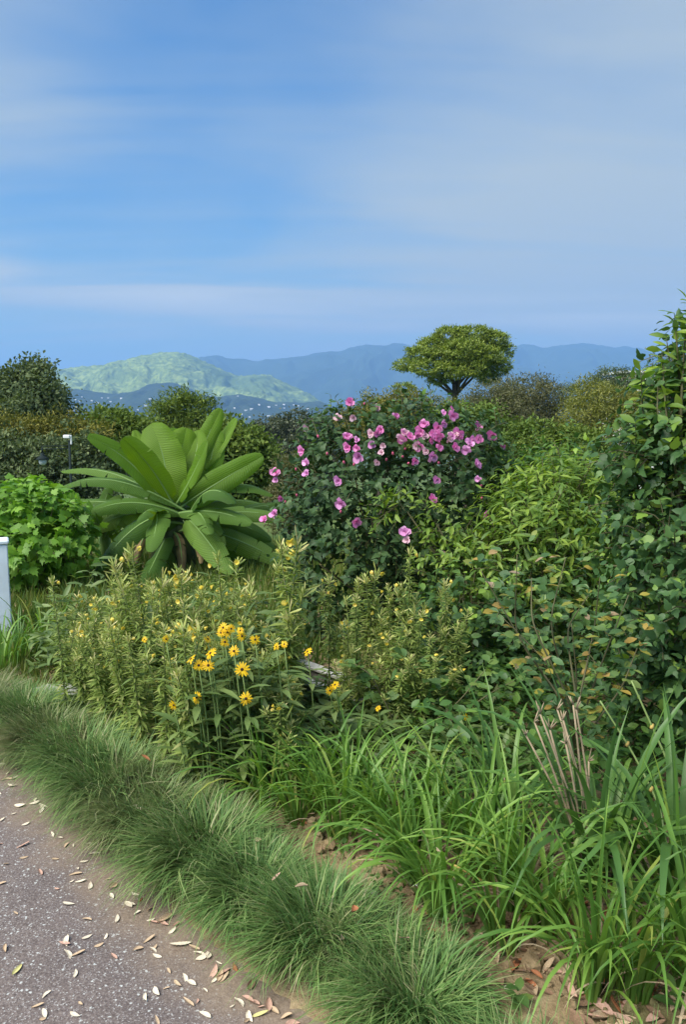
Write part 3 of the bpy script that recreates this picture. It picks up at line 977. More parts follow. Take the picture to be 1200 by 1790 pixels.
tree('hedge_tree', 'dark green dense tree behind the lamp', (110, 930), 27,
     [(30, 805, 60, 38, 0), (90, 805, 50, 36, 0), (150, 800, 40, 36, 0), (60, 850, 90, 40, 0), (170, 840, 40, 40, 0), (-30, 830, 40, 50, 0)], 620, 16, .2, .23, M['treedark'], branches=7)
tree('pale_bush', 'pale feathery bush between the banana and the pink shrub', (508, 960), 9.0,
     [(505, 850, 24, 40, 0), (520, 820, 20, 26, 0), (495, 890, 24, 36, 0)], 240, 14, .045, .07, M['treebrown'], RHN, cat='bush', branches=5, tr=.025)
tree('round_bush', 'grey brown round tree right of the pine against the blue mountain', (930, 790), 48,
     [(925, 700, 44, 38, 0), (955, 705, 26, 30, 0), (895, 712, 26, 28, 0), (925, 740, 56, 40, 0)], 520, 16, .3, .30, M['treebrown'], RHN, branches=7)
tree('round_bush', 'brownish tree directly right of the pine trunk', (850, 790), 46,
     [(852, 702, 30, 24, 0), (885, 690, 16, 20, 1), (830, 725, 34, 26, 0), (870, 735, 50, 34, 0)], 420, 16, .3, .30, M['treebrown'], RHN, branches=6)
tree('broadleaf_tree', 'yellowish olive tree at the right in front of the white house', (1050, 810), 44,
     [(1040, 700, 36, 24, 0), (1070, 712, 44, 28, 0), (1020, 725, 32, 26, -1), (1060, 755, 70, 40, 0), (1110, 730, 34, 36, 0)], 560, 16, .3, .30, M['treeyellow'], RHN, branches=8)
tree('broadleaf_tree', 'dark feathery tree left of the white house on the skyline', (1075, 800), 56,
     [(1078, 664, 16, 18, 0), (1055, 672, 12, 14, 0), (1090, 672, 14, 16, 0), (1042, 675, 7, 16, 0), (1075, 690, 34, 20, 0), (1000, 693, 20, 14, 1)], 340, 16, .26, .28, M['treedark'], RHN, branches=7)
tree('broadleaf_tree', 'dark brownish tree behind the right edge shrub', (1170, 820), 50,
     [(1165, 655, 26, 26, 0), (1200, 660, 40, 40, 0), (1160, 690, 40, 40, 0), (1180, 740, 60, 60, 0)], 420, 14, .3, .32, M['treebrown'], RHN, branches=6)
tree('round_bush', 'mid green rounded bush below the grey brown tree', (935, 860), 26,
     [(935, 768, 34, 26, 0), (960, 780, 30, 22, 0), (905, 790, 34, 26, 0), (1010, 790, 50, 34, 0)], 420, 16, .17, .2, M['treegreen'], branches=5, cat='bush')
tree('round_bush', 'olive bush topping the skyline left of the pine', (660, 840), 40,
     [(655, 722, 36, 18, 0), (690, 712, 32, 15, 0), (725, 716, 30, 15, 0), (620, 740, 30, 18, 0), (680, 750, 70, 34, 0), (770, 730, 40, 24, 0)], 560, 16, .26, .28, M['treeolive'], RHN, branches=6, cat='bush')
tree('round_bush', 'dark olive bush behind the right half of the pink shrub', (820, 850), 30,
     [(800, 745, 40, 28, 0), (850, 750, 40, 26, 0), (760, 760, 40, 30, 0), (860, 790, 50, 30, 0)], 420, 16, .2, .22, M['treegreen'], branches=5, cat='bush')

# stone pine
PY = 62
tree('stone_pine', 'umbrella shaped stone pine with dense rounded crown on the skyline', (798, 745), PY,
     [(790, 590, 30, 15, 0), (828, 586, 32, 13, 0), (862, 597, 26, 15, 0), (758, 605, 26, 14, 0), (733, 622, 24, 12, -1), (710, 636, 17, 9, 0), (745, 643, 26, 11, -2), (778, 622, 26, 13, -1), (815, 610, 30, 15, -2), (846, 622, 28, 14, -2),
      (876, 612, 18, 14, 0), (868, 640, 24, 13, -1), (830, 645, 26, 11, -2), (795, 646, 22, 10, -2), (855, 660, 16, 7, -1), (770, 662, 18, 7, -1), (708, 678, 17, 6, -1), (815, 628, 40, 22, 2)],
     1500, 22, .16, .31, M['pine'], rhomb_t(.17, .03, .05), branches=11, trunk=at(800, 672, PY), tr=.25, rmin=.72, upn=.6, shag=.25)

# white house behind the trees at the right
hb = at(1125, 655, 70); hz = float(terr(np.array(hb[0]), np.array(70.)))
hr = thing('house', 'white house almost hidden behind the trees at the right', 'house', (hb[0], 70, hz))
top = at(1125, 648, 70)[2]
MB().box((0, 2.5, (top - hz) / 2 - .2), (3.6, 5, top - hz - .4)).obj('wall', M['housewall'], hr, smooth=False)
MB().box((0, 2.5, top - hz - .1), (4.0, 5.4, .2)).obj('roof', M['plasticwhite'], hr, smooth=False)
for i in (-1, 1):
    w_ = MB().box((i * 1.2, -.02, top - hz - 2.0), (1.0, .08, 1.2)).obj('window', M['plasticblack'], hr, smooth=False)

# street lamp and camera
LY = 20.0
lb = at(122, 800, LY); lz = float(terr(np.array(lb[0]), np.array(LY)))
k = mpp(LY)
lamp = thing('street_lamp', 'dark street lamp with hanging conical lantern on double arm before the hedge', 'street lamp', (lb[0], LY, lz))
ptop = at(122, 770, LY)[2] - lz
MB().tube([(0, 0, -.2), (0, 0, ptop * .3), (0, 0, ptop)], [.05, .035, .03], 10).obj('post', M['metal'], lamp)
for yy in (779, 784):
    zA = at(100, yy, LY)[2] - lz
    MB().tube([(.0, 0, zA), (-.3, 0, zA - .01), (-50 * k, 0, zA - .015)], .012, 6).obj('arm', M['metal'], lamp)
zl = at(75, 790, LY)[2] - lz
xl = -48 * k
MB().tube([(xl, 0, zl + .12), (xl, 0, zl - .02)], .022, 8).obj('hanger', M['metal'], lamp)
MB().lathe([(.02, .0), (.045, -.01), (.05, -.07), (.09, -.10), (.165, -.16), (.16, -.175), (.07, -.15)], (xl, 0, zl - .02)).obj('lamp_shade', M['metal'], lamp)
MB().lathe([(.085, -.17), (.10, -.22), (.085, -.28), (.045, -.32), (.0, -.33)], (xl, 0, zl - .02)).obj('globe', M['glass'], lamp)
camr = thing('security_camera', 'white security camera on bracket atop the lamp post', 'camera', (lb[0], LY, lz + ptop))
MB().box((.05, 0, .02), (.035, .05, .24), bevel=.006).obj('bracket', M['plasticwhite'], camr, smooth=False)
hd = MB().box((-.05, -.02, .10), (.17, .09, .09), bevel=.015).obj('head', M['plasticwhite'], camr, smooth=False)
MB().tube([(-.13, -.02, .095), (-.15, -.02, .09)], .03, 10).obj('lens', M['plasticblack'], camr)

# ------------------------------------------------------------------ white post at the left edge
pr = at(17, 1020, 5.13)
post = thing('white_post', 'pale blue white painted box post with capped top at the left edge', 'post', (pr[0] - .174, 5.13, 0), 0.41)
pt_ = at(10, 946, 5.1)[2]
MB().box((0, 0, (pt_ - .03) / 2), (.315, .14, pt_ - .03), bevel=.006).obj('body', M['white'], post, smooth=False)
MB().box((0, 0, pt_ - .012), (.335, .16, .03), bevel=.008).obj('cap', M['white'], post, smooth=False)

# ------------------------------------------------------------------ banana
BYD = 7.4
bb = at(300, 1010, BYD)
BANANA = np.array((bb[0], BYD, 0.02))
ban = thing('banana_plant', 'big banana plant with broad bright upright leaves in the middle left', 'banana plant', BANANA)


def banana_leaf(root, origin, base, ctrl, tip, wpx, dY=(0, 0, 0), face=0.5, roll=0.0, Y=BYD, droop=.35, seed=0, young=False):
    """base, ctrl, tip: points seen in the photograph, dY their depth offsets; face: 1 = blade turned to the viewer"""
    r = np.random.default_rng(seed)
    p0, p1, p2 = (at(*q, Y + d) for q, d in zip((base, ctrl, tip), dY))
    hint = norm(np.array((math.sin(roll), -face, 1 - face * .8)))
    W_ = (1.22 if young else 1.12) * wpx * mpp(Y)
    ph = r.random() * 6

    def frame(tt):
        t = tt[:, None]
        c = (1 - t) ** 2 * p0 + 2 * t * (1 - t) * p1 + t ** 2 * p2
        tan = norm(2 * (1 - t) * (p1 - p0) + 2 * t * (p2 - p1))
        side = norm(np.cross(tan, hint)); nor = np.cross(side, tan)
        return c, side, nor
    a_ = np.array((0, .28, .55, .8, 1.0))
    mb = MB(); uvs = []
    for sgn in (-1, 1):
        nt = int(r.integers(1, 4)) + (0 if young else int(r.integers(1, 4)))
        cuts = np.concatenate([[.0], np.sort(r.uniform(.22, .93, nt)), [1.0]])
        for ta, tb in zip(cuts[:-1], cuts[1:]):
            if tb - ta < .02: continue
            k_ = max(3, int((tb - ta) * 26))
            rows = np.linspace(ta, tb, k_)
            gap = r.uniform(.0, .06) if young else r.uniform(.0, .20)
            dj = droop * r.uniform(.7, 1.5)
            P = np.zeros((k_, 5, 3)); U = np.zeros((k_, 5, 2))
            tm = (ta + tb) / 2
            edge_w = 1 + (r.random(k_) - .5) * .04
            for j, a in enumerate(a_):
                te = np.clip(tm + (rows - tm) * (1 - gap * a ** 2), 0, 1)
                c, side, nor = frame(te)
                wid = W_ * np.clip(np.sin(np.pi * np.clip((te - .10) / .90, 0, 1) ** .80), 0, 1) ** (.36 if young else .45) + .012
                rip = np.sin(te * 24 + ph + sgn) * .035 * a + np.sin(te * 8 + ph + sgn * 2) * .05 * a
                ww = wid * (edge_w if j == 4 else 1)
                fwd = norm(np.cross(nor, side)) * -1
                P[:, j] = c + side * (sgn * ww * a * (1 - .14 * a))[:, None] + nor * (ww * ((a * .34 - dj * a * a * 1.25 if young else a * .12 - dj * a ** 1.6 * .85) + rip))[:, None]
                U[:, j, 0] = sgn * a * .5 + .5; U[:, j, 1] = te + .10 * a
            if sgn > 0:
                P = P[:, ::-1]; U = U[:, ::-1]
            mb.grid(P - origin, tint=np.zeros((k_, 5))); uvs.append(U.reshape(-1, 2))
    me = mb.mesh('leaf', M['banana_young'] if young else M['banana'])
    UV = np.concatenate(uvs)
    uvl = me.uv_layers.new(name='UVMap')
    li = np.empty(len(me.loops), np.int32); me.loops.foreach_get('vertex_index', li)
    uvl.data.foreach_set('uv', UV[li].ravel())
    o = link('leaf', me, root)
    c, side, nor = frame(np.linspace(0, 1, 16))
    MB().tube(c + nor * -.004 - origin, np.linspace(.015, .002, 16), 5).obj('midrib', M['midrib'], o)
    return o


BL = [  # base, ctrl, tip, half width px, depth offsets, face, roll
    ((300, 890), (298, 800), (262, 742), 34, (0, .0, .1), 1, 0),
    ((303, 880), (312, 805), (326, 748), 30, (0, .2, .25), 1, .2),
    ((297, 890), (268, 810), (214, 766), 21, (0, -.2, -.35), .8, -.4),
    ((292, 880), (240, 800), (153, 762), 15, (0, -.1, -.25), .7, .1),
    ((305, 880), (345, 800), (386, 714), 18, (0, .4, .5), .9, .3),
    ((308, 880), (372, 800), (413, 731), 17, (0, .5, .55), .5, -.4),
    ((310, 880), (372, 840), (378, 745), 22, (0, .3, .5), 1, .0),
    ((306, 885), (335, 840), (362, 772), 16, (0, -.2, -.3), .7, -.7),
    ((312, 880), (370, 848), (460, 797), 22, (0, .1, .2), .9, .2),
    ((306, 875), (385, 815), (478, 866), 16, (0, .2, .25), .3, 0),
    ((306, 890), (360, 820), (412, 880), 17, (0, -.35, -.45), .35, 0),
    ((308, 910), (400, 870), (498, 908), 17, (0, -.1, .0), .55, 0),
    ((308, 915), (400, 895), (475, 945), 19, (0, .1, .2), .6, 0),
    ((302, 900), (345, 875), (368, 934), 17, (0, -.45, -.7), .5, .3),
    ((298, 900), (265, 870), (240, 912), 15, (0, -.4, -.6), .5, -.3),
    ((298, 905), (282, 890), (262, 965), 19, (0, -.45, -.75), .8, -.1),
    ((304, 905), (345, 915), (404, 1004), 22, (0, -.45, -.75), .85, .3),
    ((298, 910), (285, 950), (246, 1028), 18, (0, -.5, -.8), .9, -.2),
    ((295, 905), (235, 895), (168, 1000), 21, (0, -.35, -.6), .85, -.3),
    ((292, 885), (185, 800), (97, 858), 14, (0, -.15, -.25), .35, 0),
    ((294, 880), (210, 800), (106, 824), 13, (0, .15, .2), .35, 0),
    ((290, 900), (200, 870), (112, 878), 14, (0, .0, .1), .4, 0),
    ((290, 905), (215, 880), (150, 935), 17, (0, .1, .2), .7, -.2),
    ((308, 915), (410, 930), (505, 990), 19, (0, -.1, -.1), .7, .2),
    ((306, 915), (380, 930), (455, 1000), 22, (0, .1, .15), .8, .2),
    ((300, 910), (310, 930), (330, 1020), 20, (0, .1, .0), .9, 0),
    ((300, 880), (345, 820), (396, 830), 22, (0, .4, .6), .8, 0),
    ((298, 880), (250, 830), (190, 850), 20, (0, .4, .6), .8, 0),
    ((308, 900), (420, 880), (508, 880), 14, (0, .4, .5), .4, 0),
    ((310, 890), (420, 850), (500, 900), 15, (0, .5, .7), .4, 0),
    ((304, 885), (322, 800), (300, 748), 18, (0, .3, .4), .9, .5),
    ((300, 885), (255, 820), (236, 752), 14, (0, .3, .5), .8, .6),
    ((306, 880), (352, 800), (345, 752), 18, (0, .15, .3), 1, -.2),
    ((298, 900), (225, 850), (140, 905), 15, (0, -.25, -.45), .5, .2),
    ((308, 905), (372, 880), (440, 915), 15, (0, -.3, -.5), .5, -.2),
    ((306, 900), (350, 880), (392, 955), 15, (0, -.2, -.35), .7, .1),
    ((300, 905), (255, 900), (215, 960), 14, (0, -.2, -.4), .7, 0),
    ((300, 915), (290, 960), (290, 1035), 16, (0, -.1, -.3), .9, .3),
    ((310, 910), (420, 905), (480, 960), 16, (0, .3, .4), .6, .1),
]
for i, b in enumerate(BL):
    jx = random.uniform(-9, 9) if b[2][1] < 800 else random.choice((-34, -12, 14, 38)) + random.uniform(-8, 8)
    b = ((b[0][0] + jx, b[0][1] + (random.uniform(-5, 10) if b[2][1] < 800 else random.uniform(-8, 34))),) + tuple(b[1:])
    banana_leaf(ban, BANANA, b[0], b[1], b[2], b[3], b[4], b[5], b[6], droop=.25 if i < 9 or i == 26 or i > 29 and i < 33 else .55, seed=i, young=i in (0, 1, 2, 3, 4, 5, 6, 7, 8, 26, 30, 31, 32))
for i, b in enumerate((((292, 925), (250, 905), (238, 985), 8, (0, -.3, -.5), .8, .4), ((310, 930), (345, 915), (350, 985), 7, (0, -.3, -.5), .8, -.3), ((300, 930), (320, 930), (318, 1010), 7, (0, -.3, -.45), .9, .2))):
    o = banana_leaf(ban, BANANA, b[0], b[1], b[2], b[3], b[4], b[5], b[6], droop=.9, seed=80 + i)
    o.data.materials[0] = M['deadleaf']
    o['label'] = 'withered brown hanging leaf'
for i, (dx, dy, hh) in enumerate(((0, 0, .85), (-.10, .06, .7), (.12, .05, .7))):
    MB().tube([(dx * 1.5, dy, -.05), (dx, dy, hh * .45), (dx * .4, dy * .4, hh * .82)], [.10, .085, .05], 10).obj('stem', M['bstem'], ban)
# a smaller sucker at its left
sb = at(185, 1000, 7.7)
SUCK = np.array((sb[0], 7.7, .02))
suc = thing('banana_plant', 'smaller banana sucker with drooping dark leaves left of the big one', 'banana plant', SUCK)
for i, b in enumerate([((178, 930), (190, 880), (212, 868), 13, (0, 0, .1), .8, 0), ((178, 930), (165, 870), (110, 892), 15, (0, -.1, -.1), .4, 0), ((178, 935), (210, 880), (226, 925), 15, (0, -.1, -.1), .6, .3),
                       ((178, 935), (160, 900), (150, 960), 15, (0, -.1, -.1), .8, -.2), ((180, 940), (200, 900), (215, 965), 14, (0, .1, .1), .8, .2), ((178, 930), (178, 880), (192, 850), 12, (0, .2, .2), .8, 0)]):
    banana_leaf(suc, SUCK, b[0], b[1], b[2], b[3], b[4], b[5], b[6], Y=7.6, seed=50 + i)
MB().tube([(0, 0, -.05), (0, 0, .3), (.01, 0, .6)], [.07, .06, .03], 8).obj('stem', M['midrib'], suc)

# ------------------------------------------------------------------ lobed-leaf shrub at the left
c_ = at(40, 930, 6.6)
shrub('lobed_leaf_shrub', 'bright green bushy shrub with maple like leaves behind the white post', 'shrub', (c_[0], 6.7),
      [ell(10, 920, 6.7, 90, 70), ell(85, 915, 6.6, 62, 55), ell(-70, 910, 6.8, 80, 70), ell(120, 945, 6.6, 36, 50), ell(50, 880, 6.7, 70, 34), ell(30, 960, 6.6, 110, 48)],
      620, .14, 4, MAPLE, M['maple'], .105, n_parts=300, droop=.3, up=.25, rmin=.7, stems=6)

# ------------------------------------------------------------------ pink rose-of-sharon
HY = 5.3
hb_ = at(690, 1200, HY)
H_ELL = [ell(690, 860, HY, 175, 120, .5), ell(610, 900, HY - .05, 115, 170, .45), ell(770, 880, HY - .05, 125, 150, .45), ell(700, 770, HY + .05, 165, 55, .4),
         ell(680, 1000, HY - .1, 170, 190, .5), ell(590, 1020, HY - .1, 85, 150, .4), ell(800, 1010, HY, 110, 200, .5)]
hib, HB = shrub('hibiscus_shrub', 'large dark green shrub covered in pink and lilac double blossoms', 'flowering shrub', (hb_[0], HY + .15), H_ELL,
                1750, .15, 6, HIBL, M['hibiscus'], .066, n_parts=300, droop=.15, up=.35, rmin=.72, stems=9)
# upright shoots above the crown
shp = []
for x, y0, y1 in ((577, 800, 690), (596, 790, 700), (643, 780, 694), (655, 780, 702), (570, 800, 712), (740, 760, 690), (705, 770, 672), (720, 770, 690), (760, 770, 680), (812, 760, 700), (690, 760, 700), (625, 770, 705), (540, 800, 735), (850, 770, 735), (870, 770, 715), (780, 770, 690), (525, 830, 760)):
    a0 = at(x, y0, HY + random.uniform(-.1, .2)); a1 = at(x + random.uniform(-8, 8), y1, a0[1])
    MB().tube(np.array([a0, (a0 + a1) / 2 + .005, a1]) - HB, [.004, .003, .0015], 4).obj('shoot', M['twig'], hib)
    for t in np.linspace(.25, 1, 9):
        shp.append(a0 + (a1 - a0) * t)
shp = np.array(shp); n_ = len(shp)
dd_ = rdir(n_); dd_[:, 2] = np.abs(dd_[:, 2]) * .5 + .1
o = MB().inst(HIBL, frames(dd_, norm(rdir(n_) * .4 + np.array((0, -.3, .8)))) * RNG.uniform(.03, .055, n_)[:, None, None], shp - HB).obj('shoot_leaves', M['midshrub'], hib)
o['kind'] = 'stuff'


def petal_t(w=.42, wav=.1):
    v = []; f = []
    for i, (y, ww) in enumerate(((.05, .10), (.35, w * .8), (.7, w), (1, w * .62))):
        z = .25 * y - .12 * y * y * 2
        v += [(-ww, y, z + wav * (1 if i % 2 else -1) * .5 + .05), (0, y, z), (ww, y, z + wav * (-1 if i % 2 else 1) * .5 + .05)]
    for i in range(3):
        a = i * 3
        f += [(a, a + 1, a + 4, a + 3), (a + 1, a + 2, a + 5, a + 4)]
    return np.array(v, float), f


PET = petal_t(.46, .16)


def blossom_mesh(mat, seed):
    r = np.random.default_rng(seed)
    mb = MB()
    for ring, (n, tilt, s) in enumerate(((6, .35, 1.0), (6, .8, .75), (5, 1.15, .5))):
        a = np.arange(n) * 2 * math.pi / n + ring * .5 + r.normal(size=n) * .15
        tl = tilt + r.normal(size=n) * .18
        d = np.stack([np.cos(a) * np.cos(tl), np.sin(a) * np.cos(tl), np.sin(tl)], -1)
        nn = np.stack([-np.cos(a) * np.sin(tl), -np.sin(a) * np.sin(tl), np.cos(tl)], -1)
        mb.inst(PET, frames(d, nn) * (s * r.uniform(.65, 1.2, n))[:, None, None], r.normal(size=(n, 3)) * .06, r.random(n) * .9)
    return mb.mesh('blossom', mat)


BM = {k: [blossom_mesh(M[k], 100 + i) for i in range(3)] for k in ('pink', 'lilac', 'palepink')}
throat_me = MB().lathe([(.02, .05), (.06, .12), (.06, .25), (.04, .36), (0, .40)], sides=7).mesh('throat', M['stamen'])
bud_me = MB().lathe([(.0, 0), (.3, .2), (.38, .55), (.22, .9), (0, 1.05)], sides=7).mesh('flower_bud', M['pinkbud'])


def hib_front(px, py):
    """depth of the front face of the shrub along this line of sight"""
    d = ray(px, py); o_ = np.array((0, 0, CAMZ)); best = None
    for e in H_ELL:
        c = np.array(e[:3]); s = np.array(e[3:6]) * 1.0
        a = d / s; b = (o_ - c) / s
        A = a @ a; B = 2 * a @ b; C = b @ b - 1
        q = B * B - 4 * A * C
        if q > 0:
            t = (-B - math.sqrt(q)) / (2 * A)
            best = t if best is None else min(best, t)
    return best * d[1] if best else HY


FL = [(612, 703, 9, 'pink'), (663, 713, 8, 'palepink'), (591, 731, 8, 'palepink'), (618, 729, 8, 'palepink'), (536, 748, 8, 'palepink'), (692, 729, 8, 'pink'), (667, 751, 10, 'pink'), (651, 759, 8, 'palepink'),
      (607, 765, 9, 'pink'), (652, 776, 9, 'lilac'), (610, 783, 11, 'pink'), (625, 784, 8, 'pink'), (629, 797, 11, 'lilac'), (530, 789, 11, 'pink'), (537, 809, 8, 'lilac'), (538, 828, 10, 'lilac'), (593, 841, 11, 'lilac'),
      (598, 880, 10, 'lilac'), (622, 911, 11, 'pink'), (660, 808, 8, 'palepink'), (700, 768, 9, 'palepink'), (717, 764, 11, 'pink'), (738, 755, 12, 'pink'), (728, 761, 9, 'pink'), (757, 766, 10, 'lilac'), (766, 748, 10, 'pink'),
      (770, 761, 9, 'pink'), (728, 779, 9, 'palepink'), (756, 798, 11, 'lilac'), (791, 729, 11, 'pink'), (788, 716, 8, 'pink'), (778, 723, 7, 'lilac'), (800, 757, 10, 'pink'), (794, 783, 11, 'pink'), (822, 777, 11, 'lilac'), (816, 787, 9, 'lilac'),
      (825, 766, 8, 'lilac'), (862, 760, 11, 'pink'), (878, 782, 8, 'pink'), (832, 812, 12, 'lilac'), (765, 838, 10, 'lilac'), (837, 838, 7, 'lilac'), (755, 873, 11, 'pink'), (847, 899, 11, 'pink'), (709, 931, 10, 'lilac'), (713, 944, 8, 'palepink'),
      (773, 967, 8, 'palepink'), (482, 827, 9, 'pink'), (483, 839, 7, 'lilac'), (491, 871, 8, 'pink'), (463, 909, 9, 'pink'), (482, 899, 10, 'lilac'), (743, 762, 8, 'palepink'), (709, 757, 8, 'palepink'), (785, 768, 8, 'palepink')]
for _ in range(26):
    FL.append((random.gauss(745, 55), random.gauss(766, 16), random.uniform(6.5, 9.5), random.choice(('pink', 'lilac', 'pink', 'palepink'))))
for i, (x, y, r, kk) in enumerate(FL):
    Yf = hib_front(x, y) - .13
    p = at(x, y, Yf)
    o = link('blossom', BM[kk][i % 3], hib, p - HB)
    s = r * mpp(Yf) * random.uniform(.85, 1.1)
    o.scale = (s, s, s)
    out = norm(np.array((random.uniform(-.9, .9) + (x - 690) / 400, -1.0, random.uniform(-.5, .9))))
    o.rotation_euler = Vector(out).to_track_quat('Z', 'Y').to_euler()
    link('throat', throat_me, o)
    if x < 520:      # the arching twigs that carry the blossoms out to the left
        a0 = at(545, y + 25, HY); MB().tube(np.array([a0, (a0 + p) / 2 + np.array((0, 0, .03)), p]) - HB, [.005, .004, .002], 4).obj('shoot', M['twig'], hib)
for x, y in ((573, 796), (519, 823), (603, 811), (619, 815), (709, 786), (768, 812), (714, 811), (841, 850), (637, 708), (688, 796), (843, 873), (748, 879), (596, 897), (558, 766), (520, 868), (676, 806), (500, 880), (770, 780), (705, 800)):
    Yf = hib_front(x, y) - .05
    o = link('flower_bud', bud_me, hib, at(x, y, Yf) - HB)
    o.scale = (.022, .022, .026); o.rotation_euler = (random.uniform(.2, 1.2), random.uniform(-.5, .5), 0)

# ------------------------------------------------------------------ the right-hand shrubs
b_ = at(760, 1150, 4.75)
shrub('privet_shrub', 'light green glossy shrub reaching in front of the pink blossoms', 'shrub', (at(880, 1200, 4.7)[0], 4.7),
      [ell(715, 888, 4.75, 44, 13, .12), ell(775, 915, 4.7, 46, 20, .15), ell(840, 960, 4.7, 60, 42, .25), ell(800, 990, 4.7, 70, 40, .25), ell(900, 930, 4.8, 44, 60, .3)],
      230, .15, 6, leaf_t([(0, .02), (.25, .15), (.55, .18), (.82, .10), (1, .005)], .3, .2), M['limeshrub'], .062, droop=.1, up=.25, lean=(-.5, -.2, 0), rmin=.5)
shrub('narrow_leaf_shrub', 'tall yellowish green shrub with narrow leaves between pink shrub and right edge', 'shrub', (at(990, 1200, 4.6)[0], 4.6),
      [ell(980, 910, 4.6, 110, 80, .4), ell(950, 960, 4.5, 110, 100, .4), ell(1040, 930, 4.6, 100, 80, .4), ell(1010, 850, 4.7, 70, 34, .3), ell(925, 900, 4.8, 36, 50, .3), ell(1050, 1010, 4.5, 110, 110, .4)],
      980, .2, 8, LANCE, M['limeshrub'], .080, droop=.15, up=.75, rmin=.55, stems=8)
shrub('sprouting_shrub', 'mid green shrub with tall leafy shoots behind the narrow leaved one', 'shrub', (at(960, 1200, 5.4)[0], 5.5),
      [ell(900, 850, 5.5, 50, 40, .3), ell(960, 840, 5.5, 50, 40, .3), ell(975, 790, 5.5, 18, 40, .12), ell(1040, 860, 5.4, 70, 40, .3), ell(860, 850, 5.5, 40, 60, .3), ell(950, 900, 5.5, 120, 90, .4)],
      480, .2, 7, LANCE, M['midshrub'], .085, droop=.1, up=1.0, rmin=.5, stems=7)
shrub('dark_undergrowth', 'dark glossy shrub filling the hollow below the pink blossoms', 'shrub', (at(830, 1250, 4.2)[0], 4.25),
      [ell(840, 1080, 4.3, 110, 100, .35), ell(780, 1140, 4.3, 90, 100, .3), ell(900, 1150, 4.1, 110, 110, .35), ell(960, 1080, 4.2, 100, 100, .3), ell(830, 1230, 4.0, 130, 80, .3)],
      620, .17, 6, OVAL, M['darkshrub'], .06, droop=.2, up=.3, rmin=.5, stems=7)
shrub('right_edge_shrub', 'tall dark green shrub with lobed leaves filling the right edge', 'shrub', (1.95, 3.45),
      [ell(1190, 900, 3.4, 110, 170, .45), ell(1210, 760, 3.4, 70, 110, .35), ell(1140, 790, 3.4, 55, 40, .25), ell(1100, 800, 3.4, 46, 22, .18), ell(1200, 1080, 3.3, 120, 150, .4), ell(1160, 1000, 3.3, 70, 120, .35), ell(1230, 640, 3.4, 48, 90, .25), ell(1190, 680, 3.4, 40, 60, .25), ell(1220, 1220, 3.3, 130, 120, .4), ell(1130, 1210, 3.4, 80, 110, .3), ell(1175, 800, 3.5, 60, 75, .25), ell(1195, 720, 3.5, 60, 70, .25), ell(1160, 880, 3.5, 70, 60, .25)],
      1300, .15, 6, HIBL, M['darkshrub'], .062, n_parts=300, droop=.2, up=.35, rmin=.6, stems=9)
# light-coloured leafy shoots at the top right
tops = thing('sapling', 'slender sapling with pale green leaves rising against the sky at the right', 'sapling', (1.6, 3.55, bz(1.6, 3.55)))
tb0 = np.array((1.6, 3.55, bz(1.6, 3.55)))
PLf = []; DLf = []
for pts in (((1190, 900), (1192, 700), (1198, 600), (1206, 530)), ((1190, 800), (1190, 680), (1186, 620), (1180, 548)), ((1190, 860), (1170, 760), (1162, 680), (1158, 612)), ((1185, 880), (1140, 800), (1125, 720), (1121, 648)),
            ((1195, 800), (1215, 700), (1222, 620), (1212, 560)), ((1180, 900), (1120, 830), (1114, 790), (1112, 740)), ((1190, 780), (1180, 720), (1176, 660), (1166, 590)), ((1200, 900), (1160, 800), (1150, 720), (1152, 655))):
    cc = np.array([at(x, y, 3.32 + random.uniform(-.08, .08)) for x, y in pts])
    ti = np.linspace(0, 3, 14)
    cv = np.stack([np.interp(ti, range(4), cc[:, j]) for j in range(3)], -1)
    MB().tube(np.concatenate([[tb0], cv]) - tb0, np.linspace(.009, .0016, 15), 4).obj('shoot', M['twig'], tops)
    for q in cv[1:]:
        for _ in range(2):
            PLf.append(q); DLf.append(norm(np.array((random.gauss(0, .8), random.gauss(-.2, .5), random.uniform(-.1, .8)))))
PLf = np.array(PLf); DLf = np.array(DLf)
add_leaves(tops, tb0, leaf_t([(0, .02), (.3, .17), (.6, .21), (.85, .12), (1, .005)], .3, .25), M['limeshrub'], PLf, DLf, norm(RNG.normal(size=PLf.shape) * .4 + np.array((0, -.3, .8))), RNG.uniform(.05, .085, len(PLf)), 300)

